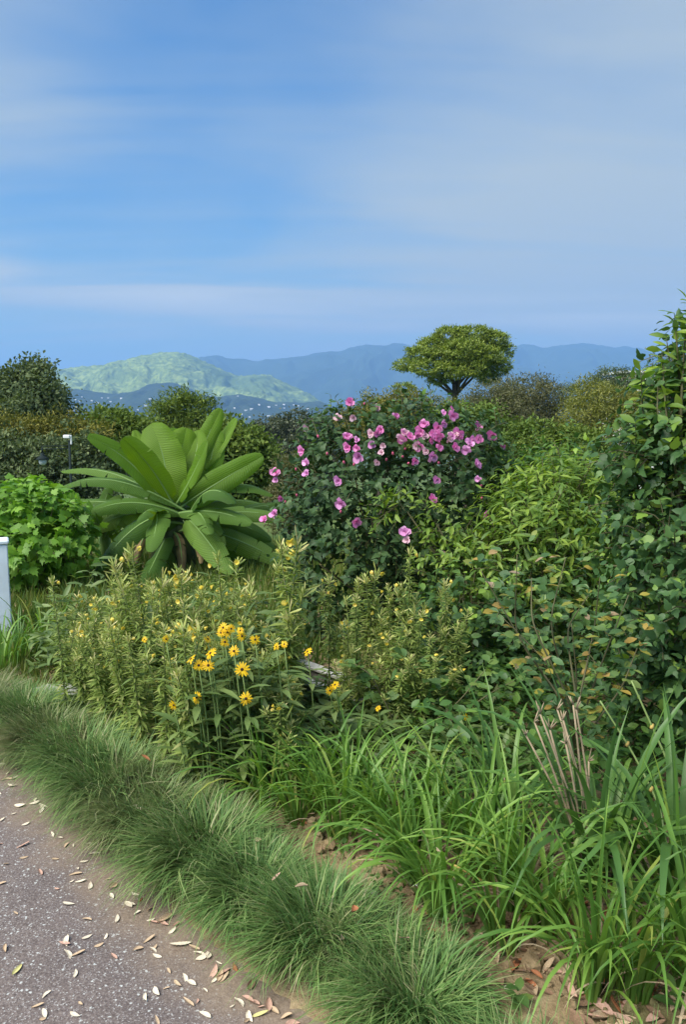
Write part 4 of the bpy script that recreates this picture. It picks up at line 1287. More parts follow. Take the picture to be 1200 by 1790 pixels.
# oval-leaf sprays with yellowing leaves
def spray(label, bpx, lines, Y, nl, ls, mat, name='oval_leaf_shrub', cat='shrub'):
    b = gnd(*bpx); b[2] = bz(b[0], b[1])
    root = thing(name, label, cat, b)
    P = []; D = []; Nn = []
    for pts in lines:
        cc = np.array([b] + [at(x, y, Y + random.uniform(-.12, .12)) for x, y in pts])
        ti = np.linspace(0, len(cc) - 1, 5 * len(cc))
        cv = np.stack([np.interp(ti, range(len(cc)), cc[:, j]) for j in range(3)], -1)
        for _ in range(2):
            cv[1:-1] = (cv[:-2] + 2 * cv[1:-1] + cv[2:]) / 4
        MB().tube(cv - b, np.linspace(.006, .0018, len(cv)), 5).obj('stem', M['twig'], root)
        st = len(cv) // 3
        seg = cv[st:]
        for q in np.linspace(0, len(seg) - 1.01, nl):
            i = int(q); pt = seg[i] + (seg[i + 1] - seg[i]) * (q - i)
            td = norm(seg[i + 1] - seg[i])
            sd_ = norm(np.cross(td, (0, 0, 1)))
            for sgn in (-1, 1):
                twl = random.uniform(.02, .09)
                dv = norm(sgn * sd_ + td * .4 + RNG.normal(size=3) * .3)
                for kx in range(3):
                    P.append(pt + dv * twl * (1 if kx else 1.3)); D.append(norm(dv + (np.cross(dv, (0, 0, 1)) * (kx - 1) * .9) + RNG.normal(size=3) * .15)); Nn.append(norm(np.array((0, -.25, 1)) + RNG.normal(size=3) * .3))
    P = np.array(P); D = np.array(D); Nn = np.array(Nn)
    add_leaves(root, b, OVAL, mat, P, D, Nn, RNG.uniform(.75, 1.2, len(P)) * ls, 260)
    return root


spray('shrub of arching stems with oval green and yellowing leaves at the right', (1010, 1400),
      [((990, 1230), (900, 1110), (905, 970)), ((1000, 1230), (960, 1090), (990, 975)), ((1010, 1240), (1040, 1100), (1050, 1010)), ((1000, 1250), (930, 1150), (840, 995)), ((1020, 1250), (1060, 1140), (1100, 1040)),
       ((1000, 1260), (960, 1160), (880, 1080)), ((1030, 1280), (1090, 1200), (1120, 1120)), ((1000, 1290), (1010, 1190), (1000, 1090)), ((1000, 1230), (930, 1090), (930, 1010)), ((1010, 1230), (990, 1100), (1030, 1040))], 2.9, 9, .044, M['oval'])
spray('straggling weed with oval yellow green leaves below the pink shrub', (700, 1400),
      [((690, 1260), (650, 1180), (620, 1160)), ((720, 1270), (740, 1190), (720, 1160)), ((760, 1280), (860, 1210), (900, 1190)), ((720, 1290), (800, 1230), (850, 1170)), ((700, 1300), (680, 1240), (660, 1200))], 3.5, 8, .055, M['weed'], 'leafy_weed', 'weed')

# ------------------------------------------------------------------ board edging and stone seen through the plants
def edging(label, p0, p1, h, w=.05):
    a = np.array(p0); b = np.array(p1)
    L = np.linalg.norm(b - a); an = math.atan2(b[1] - a[1], b[0] - a[0])
    c = (a + b) / 2
    root = thing('board_edging', label, 'garden edging', (c[0], c[1], 0), an, group='weathered boards of the bed edge')
    MB().box((0, 0, h / 2 - .03), (L, w, h), bevel=.005).obj('board', M['wood'], root, smooth=False)
    MB().box((0, -.004, h - .018), (L * .995, w + .02, .018), bevel=.004).obj('top_rail', M['woodtop'], root, smooth=False)
    return root


edging('weathered grey board edging running behind the yellow daisies, nearer of two', gnd(530, 1232)[:2], gnd(700, 1300)[:2], .16)
edging('weathered grey board edging running behind the yellow daisies, farther of two', gnd(520, 1195)[:2], gnd(690, 1262)[:2], .16)
sp_ = gnd(95, 1245)
st = MB()
an = np.arange(9) * 2 * math.pi / 9; rr = .15 + RNG.random(9) * .03
v = [(r * math.cos(a), r * .8 * math.sin(a), z) for z, f_ in ((0, 1.05), (.03, 1), (.045, .9)) for r, a in zip(rr * f_, an)]
st.add(v, [tuple(range(18, 27))] + [(i * 9 + k, i * 9 + (k + 1) % 9, (i + 1) * 9 + (k + 1) % 9, (i + 1) * 9 + k) for i in range(2) for k in range(9)])
tag(st.obj('stepping_stone', M['stone'], None, (sp_[0], sp_[1], bz(sp_[0], sp_[1]) + .02), smooth=False), 'flat grey stone lying in the grass at the left', 'stone')

# ------------------------------------------------------------------ evening primroses
def primrose_proto(seed, H, bushy):
    r = np.random.default_rng(seed); random.seed(seed)
    root = thing('evening_primrose', 'evening primrose with pale buds and yellow flowers in the dense drift behind the grass', 'wildflower', group='evening primroses in the left drift')
    lx, ly = r.normal(size=2) * .06 * H
    t = np.linspace(0, 1, 9)
    c = np.stack([lx * t ** 2, ly * t ** 2, H * t], -1)
    st_ = MB().tube(c, np.linspace(.0055, .0025, 9), 5)
    P = []; D = []; Sz = []
    brs = [(c, H, 1.0)]
    for b in range(bushy):
        t0 = r.uniform(.35, .7); a = r.random() * 6.28; L = H * r.uniform(.2, .38)
        q0 = np.array([lx * t0 ** 2, ly * t0 ** 2, H * t0])
        u = np.linspace(0, 1, 6)[:, None]
        q = q0 + np.array((math.cos(a) * .35, math.sin(a) * .35, 0)) * L * u ** .7 + np.array((0, 0, 1)) * L * u ** 1.2
        st_.tube(q, np.linspace(.0035, .002, 6), 4); brs.append((q, L, .6))
    st_.obj('stem', M['primstem'], root)
    heads = []
    for bi, (q, L, k_) in enumerate(brs):
        n = int(230 * L * (1.0 if bi == 0 else .8))
        for i in range(n):
            u = .06 + .9 * i / n
            f = u * (len(q) - 1); j = int(f); p = q[j] + (q[min(j + 1, len(q) - 1)] - q[j]) * (f - j)
            a = i * 2.4 + r.normal() * .3
            el_ = .1 + .5 * u + r.normal() * .25
            P.append(p); D.append((math.cos(a) * math.cos(el_), math.sin(a) * math.cos(el_), math.sin(el_)))
            Sz.append((.092 - .052 * u) * r.uniform(.7, 1.2) * (1 if bi == 0 else .7))
        heads.append((q[-1], norm(q[-1] - q[-2])))
    P = np.array(P); D = norm(np.array(D)); Sz = np.array(Sz)
    o = MB().inst(leaf_t([(0, .02), (.35, .10), (.7, .085), (1, .005)], .5, .4), frames(D, norm(np.array((0, 0, 1.)) + r.normal(size=P.shape) * .25)) * Sz[:, None, None], P, r.random(len(P))).obj('foliage', M['primrose'], root)
    o['kind'] = 'stuff'
    bt = leaf_t([(0, .04), (.3, .05), (.7, .08), (.9, .05), (1, .0)], .8, -.1)
    for q, d in heads:
        n = 14
        a = np.arange(n) * 2.4; el_ = r.uniform(.2, 1.3, n)
        dd = np.stack([np.cos(a) * np.cos(el_), np.sin(a) * np.cos(el_), np.sin(el_)], -1) + d * .3
        MB().inst(bt, frames(norm(dd), rdir(n)) * r.uniform(.035, .065, n)[:, None, None], q - d * r.uniform(0, .06, n)[:, None], r.random(n)).obj('bud_cluster', M['bud'], root)
        for _ in range(int(r.integers(1, 3)) if q is heads[0][0] else int(r.integers(0, 2))):
            a = r.random() * 6.28
            fp = q + np.array((math.cos(a) * .035, math.sin(a) * .035, r.uniform(-.045, .015)))
            fm_ = MB()
            aa = np.arange(4) * math.pi / 2 + .3
            ax_ = norm(np.array((math.cos(a), math.sin(a), r.uniform(-.5, .5))))
            e1 = norm(np.cross(ax_, (0, 0, 1))); e2 = np.cross(ax_, e1)
            dv = ax_ * .75 + np.cos(aa)[:, None] * e1 * .65 + np.sin(aa)[:, None] * e2 * .65
            fm_.inst(petal_t(.48, .05), frames(norm(dv), ax_[None] + dv * -.1) * .020, np.zeros((4, 3)), r.random(4))
            fm_.obj('flower', M['primpetal'], root, fp)
    return root


protos = [primrose_proto(200 + i, H, b) for i, (H, b) in enumerate(((.98, 2), (.88, 3), (.80, 3), (1.02, 1), (.72, 4), (.90, 2)))]
random.seed(5)
KD = kids()
spots = []


def prim_spot(bx_, by_, top, kind):
    spots.append((bx_, by_, top, kind))


for i in range(118):                               # the big drift
    for _ in range(60):
        x = random.uniform(112, 510); Y = random.uniform(2.9, 4.45)
        X = (x - 600) / FPX * Y * .985
        if all((X - q[0]) ** 2 + (Y - q[1]) ** 2 > .0060 for q in spots) and path_dist(np.array([X]), np.array([Y]))[0] > .40 and not (320 < x < 500 and Y < 3.12):
            break
    ty = 992 + 60 * ((x - 330) / 230) ** 2 + random.uniform(-15, 75) + (60 if x > 430 else 0) + (1.0 - (Y - 3.15) / 1.3) * 70
    prim_spot(X, Y, at(x, ty, Y)[2], 0)
for x, y, Y in ((478, 925, 3.55), (512, 945, 3.7), (400, 960, 3.5), (265, 945, 3.5), (245, 965, 3.6), (104, 1000, 3.7), (330, 985, 3.6), (290, 975, 3.7), (215, 985, 3.8), (160, 1035, 3.6), (370, 975, 3.7)):
    p = at(x, y, Y); prim_spot(p[0], p[1], p[2], 1)
for x, y, Y in ((710, 948, 3.9), (640, 985, 4.0), (575, 995, 3.9), (690, 1020, 3.8), (735, 1005, 3.9), (778, 1005, 4.0), (632, 1025, 3.8), (600, 1080, 3.6), (660, 1068, 3.6), (665, 1035, 3.9), (615, 1010, 4.0), (790, 1060, 3.8), (720, 1060, 3.7), (590, 1150, 3.5), (690, 1110, 3.6), (760, 1100, 3.6), (740, 1140, 3.5), (640, 1130, 3.6), (700, 1160, 3.5), (780, 1160, 3.6)):
    p = at(x, y, Y); prim_spot(p[0], p[1], p[2], 2)
for i, (X, Y, top, kd) in enumerate(spots):
    src = protos[i % 6]
    o = src if i < 6 else copy_tree(src, KD)
    z0 = bz(X, Y)
    h0 = (.98, .88, .80, 1.02, .72, .90)[i % 6] + .04
    o.location = (X, Y, z0)
    s = max(.35, (top - z0) / h0)
    o.scale = (max(s, .8), max(s, .8), s)
    o.rotation_euler = (random.gauss(0, .07), random.gauss(0, .07), random.uniform(0, 6.28))
    if kd == 1:
        o['label'] = 'tall evening primrose spire standing above the left drift before the banana'
        o['group'] = 'tall spires above the left drift'
    elif kd == 2:
        o['label'] = 'evening primrose spire with yellow flowers in front of the dark pink-flowered shrub'
        o['group'] = 'evening primroses before the pink shrub'

# ------------------------------------------------------------------ yellow daisies
def daisy_meshes(seed):
    r = np.random.default_rng(seed)
    n = 13
    a = np.arange(n) * 2 * math.pi / n + r.normal(size=n) * .08
    tl = r.normal(size=n) * .12 + .05
    d = np.stack([np.cos(a) * np.cos(tl), np.sin(a) * np.cos(tl), np.sin(tl)], -1)
    nn = np.stack([-np.cos(a) * np.sin(tl), -np.sin(a) * np.sin(tl), np.cos(tl)], -1)
    return MB().inst(leaf_t([(.12, .05), (.45, .13), (.8, .12), (1, .04)], .3, .15), frames(d, nn) * r.uniform(.85, 1.08, n)[:, None, None], np.zeros((n, 3)), r.random(n)).mesh('flower', M['daisy'])


DM = [daisy_meshes(i) for i in range(3)]
cone_me = MB().lathe([(.20, -.03), (.21, .06), (.15, .14), (.0, .17)], sides=9).mesh('flower_centre', M['cone'])
DA = [(423, 1170, 13, 0, 'largest fully open yellow daisy in the middle of the drift'), (430, 1221, 12, 0, 'open yellow daisy below the largest one'), (364, 1163, 11, 0, 'open yellow daisy overlapping a faded one at its left'), (347, 1163, 10, .3, 'ragged yellow daisy overlapped by a fresh one'),
      (409, 1138, 10, .3, 'yellow daisy above and left of the largest one'), (344, 1219, 12, 1.0, 'half turned yellow daisy low at the left'), (368, 1142, 12, 1.2, 'yellow daisy seen from the side above the overlapping pair'), (334, 1152, 10, 1.35, 'edge-on yellow daisy left of the overlapping pair'),
      (446, 1118, 9, .4, 'yellow daisy at the right of the upper cluster'), (390, 1097, 9, .5, None), (398, 1105, 9, .3, None), (386, 1106, 8, .4, None), (393, 1122, 9, .5, None), (423, 1112, 9, .6, None), (420, 1102, 7, .5, None), (404, 1099, 8, .5, None), (303, 1233, 9, 1.2, 'small side-on yellow daisy lowest at the left'),
      (363, 1117, 8, 1.2, None), (340, 1110, 6, .5, None), (483, 1130, 7, .9, 'small faded yellow daisy right of the upper cluster'), (497, 1126, 7, .6, 'small faded yellow daisy farthest right in the drift'), (538, 1139, 9, 1.3, 'orange yellow daisy seen from the side before the lawn'),
      (577, 1207, 8, .5, 'orange yellow daisy in front of the board edging, lower of a pair'), (586, 1197, 9, 1.1, 'orange yellow daisy in front of the board edging, upper of a pair'), (252, 1118, 6, .5, 'small yellow daisy at the left of the drift'), (290, 1117, 7, .8, 'small yellow daisy left of the upper cluster'),
      (815, 1253, 7, 1.0, 'small yellow daisy alone at the right before dark leaves'), (661, 1238, 6, 1.2, 'small yellow daisy among the weeds right of the boards')]
for i, (x, y, r, tilt, lab) in enumerate(DA):
    Y = 2.9 if y > 1130 else 3.0
    if x > 500: Y = 3.2
    p = at(x, y, Y)
    if path_dist(p[:1], p[1:2])[0] < .3:
        p = at(x, y, Y + .25)
    z0 = bz(p[0], p[1])
    root = thing('yellow_daisy', lab or 'yellow daisy in the crowded upper cluster of blooms', 'daisy', (p[0] + .03, p[1] + .05, z0), group='yellow daisies in the drift')
    lp = np.array((-.03, -.05, p[2] - z0))
    t = np.linspace(0, 1, 7)[:, None]
    MB().tube(lp * t ** np.array((2, 2, 1)), np.linspace(.004, .0025, 7), 5).obj('stem', M['greenstalk'], root)
    n = 15
    u = RNG.uniform(.05, .85, n); a = np.arange(n) * 2.4
    D = np.stack([np.cos(a), np.sin(a), RNG.uniform(0, .7, n)], -1)
    MB().inst(LANCE, frames(D, np.tile((0, 0, 1.), (n, 1)) + D * -.2) * RNG.uniform(.07, .13, n)[:, None, None], lp * u[:, None] ** np.array((2, 2, 1))).obj('foliage', M['daisyleaf'], root)
    o = link('flower', DM[i % 3], root, lp)
    s = r * mpp(Y) * 1.08; o.scale = (s, s, s)
    out = Vector((math.sin(tilt) * random.choice((-1, 1)) * .9, -math.cos(tilt) - .12, .35 + .5 * (tilt > 1)))
    o.rotation_euler = out.to_track_quat('Z', 'Y').to_euler()
    link('flower_centre', cone_me, o)

# ------------------------------------------------------------------ strap-leaved clumps
def strap_mesh(L, W, arch, lean, seed, mat, twist=.0):
    r = np.random.default_rng(seed)
    n = 9
    t = np.linspace(0, 1, n)
    ang = lean + arch * t ** 1.6                       # angle from the vertical
    dx = np.concatenate([[0], np.cumsum(np.sin((ang[1:] + ang[:-1]) / 2))]) * L / (n - 1)
    dz = np.concatenate([[0], np.cumsum(np.cos((ang[1:] + ang[:-1]) / 2))]) * L / (n - 1)
    w = W * np.clip(np.minimum(.55 + t * 2.2, 1) * (1 - t ** 3.2), .03, 1)
    tw = twist * t
    P = np.zeros((n, 3, 3))
    for j, s in enumerate((-1, 0, 1)):
        P[:, j, 0] = dx - np.cos(ang) * w * abs(s) * -.28 * -1
        P[:, j, 1] = s * w * np.cos(tw) + .03 * L * np.sin(t * 2.2 + seed) * t
        P[:, j, 2] = dz + np.sin(ang) * w * abs(s) * .28 + s * w * np.sin(tw)
    return MB().grid(P).mesh('leaf', mat)


def strap_set(mat, Wd, seed):
    out = []
    for i in range(14):
        arch = (.8, 1.2, 1.6, 2.0, 2.3, 1.4, 1.8, 1.0, 2.1, 2.5, .4, 1.5, 1.9, 2.2)[i]
        out.append(strap_mesh(1.0, Wd * (.8 + .4 * ((i * 7) % 10) / 10), arch, .08 + .03 * (i % 5), seed + i, mat, (i % 3 - 1) * .5))
    return out


DAY = strap_set(M['daylily'], .0135, 300)
IRI = strap_set(M['iris'], .0185, 340)
DRY = strap_set(M['deadstalk'], .012, 380)


def strap_clump(label, cat, base, n, L, meshes, rad=.06, bias=None, name='daylily', dry=2, lab_dry=None):
    z0 = bz(base[0], base[1])
    root = thing(name, label, cat, (base[0], base[1], z0))
    for i in range(n):
        a = i * 2.39996 + random.uniform(-.3, .3)
        rr_ = rad * math.sqrt(random.random())
        mi = random.randrange(14)
        if bias is not None and random.random() < .35:
            a = bias + random.gauss(0, .6)
        o = link('leaf', meshes[mi], root, (rr_ * math.cos(a), rr_ * math.sin(a), -.01))
        s = L * random.uniform(.62, 1.12)
        o.scale = (s, max(s, .5) * 1.0, s)
        o.rotation_euler = (random.gauss(0, .06), random.gauss(0, .10), a)
    for i in range(dry):
        a = random.uniform(0, 6.28)
        o = link('dry_leaf', DRY[random.choice((4, 6, 8, 9, 13))], root, (rad * math.cos(a), rad * math.sin(a), 0))
        s = L * random.uniform(.4, .7); o.scale = (s, s, s); o.rotation_euler = (0, .3, a)
    return root


random.seed(21)
for px_, py_, n, L, lab in (
        (470, 1418, 30, .46, 'daylily clump left of centre at the end of the border grass'),
        (520, 1440, 24, .40, 'small daylily clump with dead strands at its foot'),
        (600, 1470, 36, .46, 'daylily clump arching over the bare soil, left of the middle one'),
        (620, 1400, 30, .46, 'tall upright daylily clump behind the bare soil near the boards'),
        (690, 1490, 34, .45, 'daylily clump in the middle between two others over the soil'),
        (770, 1600, 40, .50, 'bright daylily clump standing alone at the edge of the clods'),
        (850, 1530, 36, .48, 'daylily clump between the bright one and the dead stalks'),
        (740, 1470, 26, .44, 'small daylily clump behind the middle one'),
        (560, 1425, 26, .44, 'daylily clump half hidden behind the one with dead strands'),
        (655, 1455, 28, .44, 'daylily clump behind the arching one over the soil'),
        (725, 1545, 28, .44, 'low daylily clump between the middle one and the bright one'),
        (815, 1500, 30, .48, 'daylily clump behind the bright one'),
        (905, 1590, 32, .50, 'daylily clump in front of the dead stalks'),
        (880, 1660, 28, .46, 'daylily clump left of the nearest one above the leaf litter'),
        (1040, 1745, 46, .50, 'nearest daylily clump with cut stumps at the lower right'),
        (960, 1640, 34, .50, 'daylily clump behind the nearest one with fallen yellow stalk'),
        (1110, 1745, 30, .48, 'daylily clump right of the nearest one'),
        (1215, 1740, 36, .55, 'daylily clump cut by the lower right edge'),
        (1180, 1620, 30, .55, 'daylily clump at the right edge under the drooping broad leaves')):
    q = gnd(px_, py_, .04)
    strap_clump(lab, 'daylily', q, int(n * 1.35), L * 1.04, DAY, rad=.055, bias=math.radians(215))
# dark broad-leaved clumps with dead flower stalks
q = gnd(1040, 1560, .04)
iris = strap_clump('large dark strap leaved clump with dry brown flower stalks', 'strap leaved plant', q, 52, .72, IRI, rad=.09, name='strap_leaf_plant', dry=4)
for i, (x0, x1, y1) in enumerate(((1000, 935, 1262), (1010, 945, 1248), (1015, 975, 1240), (1020, 985, 1258), (1030, 1003, 1232), (1035, 1008, 1240), (1005, 920, 1285), (1040, 1030, 1330), (1015, 962, 1275), (1025, 990, 1300))):
    p1 = at(x1, y1, q[1] + random.uniform(-.05, .15)); p0 = np.array((q[0] + random.uniform(-.06, .06), q[1] + random.uniform(-.04, .06), q[2]))
    b = np.array((q[0], q[1], bz(q[0], q[1])))
    tt = np.linspace(0, 1, 7)[:, None]
    c = p0 * (1 - tt) + p1 * tt + np.array((.012, .0, 0)) * np.sin(tt * 3.1)
    mb = MB().tube(c - b, np.linspace(.0055, .003, 7), 5)
    for _ in range(4):
        e = c[-1] + np.array((random.uniform(-.02, .02), random.uniform(-.02, .02), random.uniform(.005, .045)))
        mb.tube(np.array([c[-1], (c[-1] + e) / 2, e]) - b, [.003, .0025, .001], 4)
    mb.obj('dry_stalk', M['deadstalk'], iris)
q2 = gnd(1190, 1590, .04)
strap_clump('dark broad strap leaved clump drooping at the right edge', 'strap leaved plant', q2, 34, .78, IRI, rad=.08, name='strap_leaf_plant', dry=2, bias=math.radians(190))
q3 = gnd(890, 1480, .04)
strap_clump('dark strap leaved clump leaning left beside the dead stalks', 'strap leaved plant', q3, 26, .62, IRI, rad=.07, name='strap_leaf_plant', dry=2, bias=math.radians(170))
# reedy leaves beside the white post
for px_, py_, lab in ((30, 1165, 'reedy pale clump at the foot of the white post'), (75, 1150, 'reedy yellow green clump right of the white post'), (0, 1185, 'reedy clump cut by the left edge')):
    strap_clump(lab, 'reedy plant', gnd(px_, py_, .04), 26, .48, DAY, rad=.09, name='reedy_plant', dry=3)

# long green stems and fallen stalks at the right
def stalk(name, label, cat, pts, rad, mat, group=None):
    c = np.array(pts); b = c[0].copy()
    root = thing(name, label, cat, b, group=group)
    ti = np.linspace(0, len(c) - 1, 4 * len(c))
    cv = np.stack([np.interp(ti, range(len(c)), c[:, j]) for j in range(3)], -1)
    for _ in range(2):
        cv[1:-1] = (cv[:-2] + 2 * cv[1:-1] + cv[2:]) / 4
    MB().tube(cv - b, np.linspace(rad, rad * .6, len(cv)), 6).obj('stalk', mat, root)
    return root, cv, b


for pts, lab in (([gnd(1230, 1560), at(1200, 1400, 2.6), at(1150, 1290, 2.65), at(1105, 1190, 2.7)], 'bare green stem slanting across the right edge, upper one'),
                 ([gnd(1170, 1580), at(1160, 1420, 2.6), at(1110, 1320, 2.7), at(1050, 1225, 2.75)], 'bare green stem slanting across the right edge, lower one'),
                 ([gnd(1010, 1470), at(1000, 1300, 3.0), at(985, 1240, 3.05), at(945, 1110, 3.1)], 'pale green stem rising through the oval leaves')):
    root, cv, b = stalk('bare_stem', lab, 'stem', pts, .0055, M['greenstalk'])
    for f in (.45, .72):
        kx = cv[int(len(cv) * f)]
        MB().tube(np.array([kx - .006, kx, kx + .006]) - b, [.005, .0075, .005], 6).obj('node', M['goldstalk'], root)
for p0, p1, mat, lab in (((1000, 1640), (790, 1510), M['goldstalk'], 'yellow fallen stalk with forked tan tip across the daylilies'), ((990, 1625), (800, 1545), M['deadstalk'], 'short tan fallen stalk under the yellow one'),
                         ((1170, 1545), (1060, 1580), M['deadstalk'], 'tan cut stalk lying on the leaves, upper right'), ((1190, 1580), (1095, 1590), M['deadstalk'], 'tan cut stalk lying on the leaves, lower right'),
                         ((950, 1635), (840, 1645), M['deadstalk'], 'thin straw stalk low over the leaf litter')):
    Ya, Yb = 2.25, 2.2
    a = at(*p0, Ya); b = at(*p1, Yb)
    root, cv, bb_ = stalk('fallen_stalk', lab, 'dead stalk', [a, (a + b) / 2 + np.array((0, 0, .012)), b], .006, mat)
    for kx in range(2):
        e = b + (b - a) * .12 + np.array((0, random.uniform(-.02, .02), random.uniform(-.01, .05)))
        MB().tube(np.array([b, (b + e) / 2, e]) - bb_, [.004, .003, .0015], 5).obj('fork', M['deadstalk'], root)

# ------------------------------------------------------------------ border grass tufts
def tuft_mesh(seed, n=1900):
    r = np.random.default_rng(seed)
    a = r.random(n) * 2 * math.pi
    a = np.where(r.random(n) < .22, r.normal(0, .6, n), a)        # many blades combed over towards the path (+x)
    rb = .11 * np.sqrt(r.random(n))
    ab = a + r.normal(0, .7, n)
    L = r.uniform(.15, .28, n) * np.where(np.abs(((a + math.pi) % (2 * math.pi)) - math.pi) < 1, 1.08, .9)
    lean = r.uniform(.05, .95, n); arch = r.uniform(.9, 2.5, n) * (.6 + .4 * lean)
    sw = r.normal(0, .22, n)
    seg = 5
    t = np.linspace(0, 1, seg + 1)
    ang = lean[:, None] + arch[:, None] * t[None] ** 1.3
    step = L[:, None] / seg
    am = (ang[:, 1:] + ang[:, :-1]) / 2
    rad_ = np.concatenate([np.zeros((n, 1)), np.cumsum(np.sin(am) * step, 1)], 1)
    z = np.concatenate([np.zeros((n, 1)), np.cumsum(np.cos(am) * step, 1)], 1)
    aa = a[:, None] + sw[:, None] * t[None]
    X = rb[:, None] * np.cos(ab)[:, None] + rad_ * np.cos(aa)
    Y = rb[:, None] * np.sin(ab)[:, None] + rad_ * np.sin(aa)
    z = np.maximum(z, .01 + .01 * r.random((n, 1)))
    w = (.0023 * r.uniform(.7, 1.2, n))[:, None] * (1 - t[None] ** 2.5 * .95)
    wx = -np.sin(aa) * w; wy = np.cos(aa) * w
    V = np.stack([np.stack([X - wx, Y - wy, z], -1), np.stack([X + wx, Y + wy, z + w * .4], -1)], 2)      # n, seg+1, 2, 3
    mb = MB()
    idx = np.arange(n * (seg + 1) * 2).reshape(n, seg + 1, 2)
    q = np.stack([idx[:, :-1, 0], idx[:, :-1, 1], idx[:, 1:, 1], idx[:, 1:, 0]], -1).reshape(-1, 4)
    mb.v.append(V.reshape(-1, 3)); mb.l.append(q.ravel()); mb.t.append(np.full(len(q), 4)); mb.m.append(np.zeros(len(q), int))
    mb.a.append(np.repeat(r.random(n) ** 1.2, (seg + 1) * 2)); mb.n = V.size // 3
    return mb.mesh('grass_tuft', M['tuft'])


TM = [tuft_mesh(500 + i) for i in range(6)]
random.seed(9)
s_cur = 1.75; fr = 0
ordn = ['nearest', 'second', 'third', 'fourth', 'fifth', 'sixth', 'seventh', 'eighth', 'ninth', 'tenth', 'eleventh', 'twelfth', 'thirteenth', 'fourteenth', 'fifteenth', 'sixteenth', 'seventeenth', 'eighteenth', 'nineteenth', 'twentieth']
for row, (off, step_, sc, txt) in enumerate(((.20, .33, 1.10, 'drooping over the asphalt'), (.31, .27, .72, 'on the flower bed side'))):
    s_cur = 1.62 + row * .12; k_ = 0
    while s_cur < 5.9:
        e, nrm = edge_at(s_cur)
        o_ = off + random.uniform(-.04, .04)
        p = e - nrm * o_
        if p[1] < .75 or (row == 1 and s_cur < 3.0):
            s_cur += step_; continue
        o = link('grass_tuft', TM[random.randrange(6)], None, (p[0], p[1], bz(p[0], p[1]) - .01))
        s = sc * random.uniform(.85, 1.12)
        o.scale = (s, s, s * random.uniform(.85, 1.05))
        o.rotation_euler = (0, 0, math.atan2(nrm[1], nrm[0]) + random.gauss(0, .3))
        tag(o, '%s fine grass tuft up from the bottom edge, %s' % (ordn[min(k_, 19)], txt), 'grass tuft', 'grass tufts edging the path')
        k_ += 1
        s_cur += step_ * random.uniform(.85, 1.15)


# ------------------------------------------------------------------ lawn, weeds, clods (nobody could count these)
def blades(name, mat, X, Y, Z, hmin, hmax, w):
    n = len(X)
    a = RNG.random(n) * 6.28; ln = RNG.uniform(.05, .7, n); h = RNG.uniform(hmin, hmax, n)
    D = np.stack([np.cos(a) * np.sin(ln), np.sin(a) * np.sin(ln), np.cos(ln)], -1)
    t = (np.array([(-w, 0, 0), (w, 0, 0), (w * .7, .55, .04), (-w * .7, .55, .04), (0, 1, .22)]), [(0, 1, 2, 3), (3, 2, 4)])
    o = MB().inst(t, frames(D, norm(rdir(n) + np.array((0, -.6, .3)))) * h[:, None, None], np.stack([X, Y, Z], -1)).obj(name, mat)
    o['kind'] = 'stuff'
    return o


def bzv(X, Y):
    return bed_z(X, Y, path_dist(X, Y))


n = 48000
X = RNG.uniform(-4.4, 4.2, n); Y = RNG.uniform(4.55, 9.8, n)
blades('lawn_grass', M['lawn'], X, Y, bzv(X, Y) - .01, .07, .20, .05)
n = 14000
X = RNG.uniform(-4.2, -.9, n); Y = RNG.uniform(3.6, 5.6, n)
dd = path_dist(X, Y); ok = (dd > .3) & (fbm(X * 2.2, Y * 2.2, 3, 2) > .40)
blades('verge_grass', M['lawn'], X[ok], Y[ok], bzv(X[ok], Y[ok]) - .01, .05, .15, .04)
n = 9000
X = RNG.uniform(.3, 3.6, n); Y = RNG.uniform(2.7, 4.6, n)
nn_ = norm(rdir(n) * .5 + np.array((0, 0, .8)))
hh = RNG.uniform(0, .30, n) * fbm(X * 3, Y * 3, 3, 9) * 1.6
D = rdir(n); D[:, 2] = D[:, 2] * .4 + .25
o = MB().inst(OVAL, frames(D, nn_) * RNG.uniform(.03, .065, n)[:, None, None], np.stack([X, Y, bzv(X, Y) + hh], -1)).obj('ground_cover', M['midshrub'])
o['kind'] = 'stuff'
n = 9500
X = RNG.uniform(-1.8, .8, n); Y = RNG.uniform(2.95, 4.6, n); dd = path_dist(X, Y)
ok = (dd > .55) & ~((X / Y * FPX > -90) & (Y > 3.95)); X = X[ok]; Y = Y[ok]; n = len(X)
D = rdir(n); D[:, 2] = D[:, 2] * .4 + .3
o = MB().inst(LANCE, frames(D, norm(rdir(n) * .5 + np.array((0, 0, .8)))) * RNG.uniform(.05, .12, n)[:, None, None], np.stack([X, Y, bzv(X, Y) + RNG.uniform(0, .42, n) * fbm(X * 4, Y * 4, 2, 5) * 1.6 * (X < -.25) + RNG.uniform(0, .12, n)], -1)).obj('undergrowth', M['daisyleaf'])
o['kind'] = 'stuff'


def clod_t(seed):
    r = np.random.default_rng(seed)
    v = np.array([(0, 0, 1), (.9, 0, .3), (.3, .85, .3), (-.7, .5, .3), (-.7, -.5, .3), (.3, -.85, .3), (.7, .5, -.4), (-.3, .85, -.4), (-.9, 0, -.4), (-.3, -.85, -.4), (.7, -.5, -.4), (0, 0, -.9)], float)
    v *= r.uniform(.65, 1.2, (12, 1))
    f = [(0, 1, 2), (0, 2, 3), (0, 3, 4), (0, 4, 5), (0, 5, 1), (1, 6, 2), (2, 7, 3), (3, 8, 4), (4, 9, 5), (5, 10, 1), (2, 6, 7), (3, 7, 8), (4, 8, 9), (5, 9, 10), (1, 10, 6), (11, 7, 6), (11, 8, 7), (11, 9, 8), (11, 10, 9), (11, 6, 10)]
    return v, f


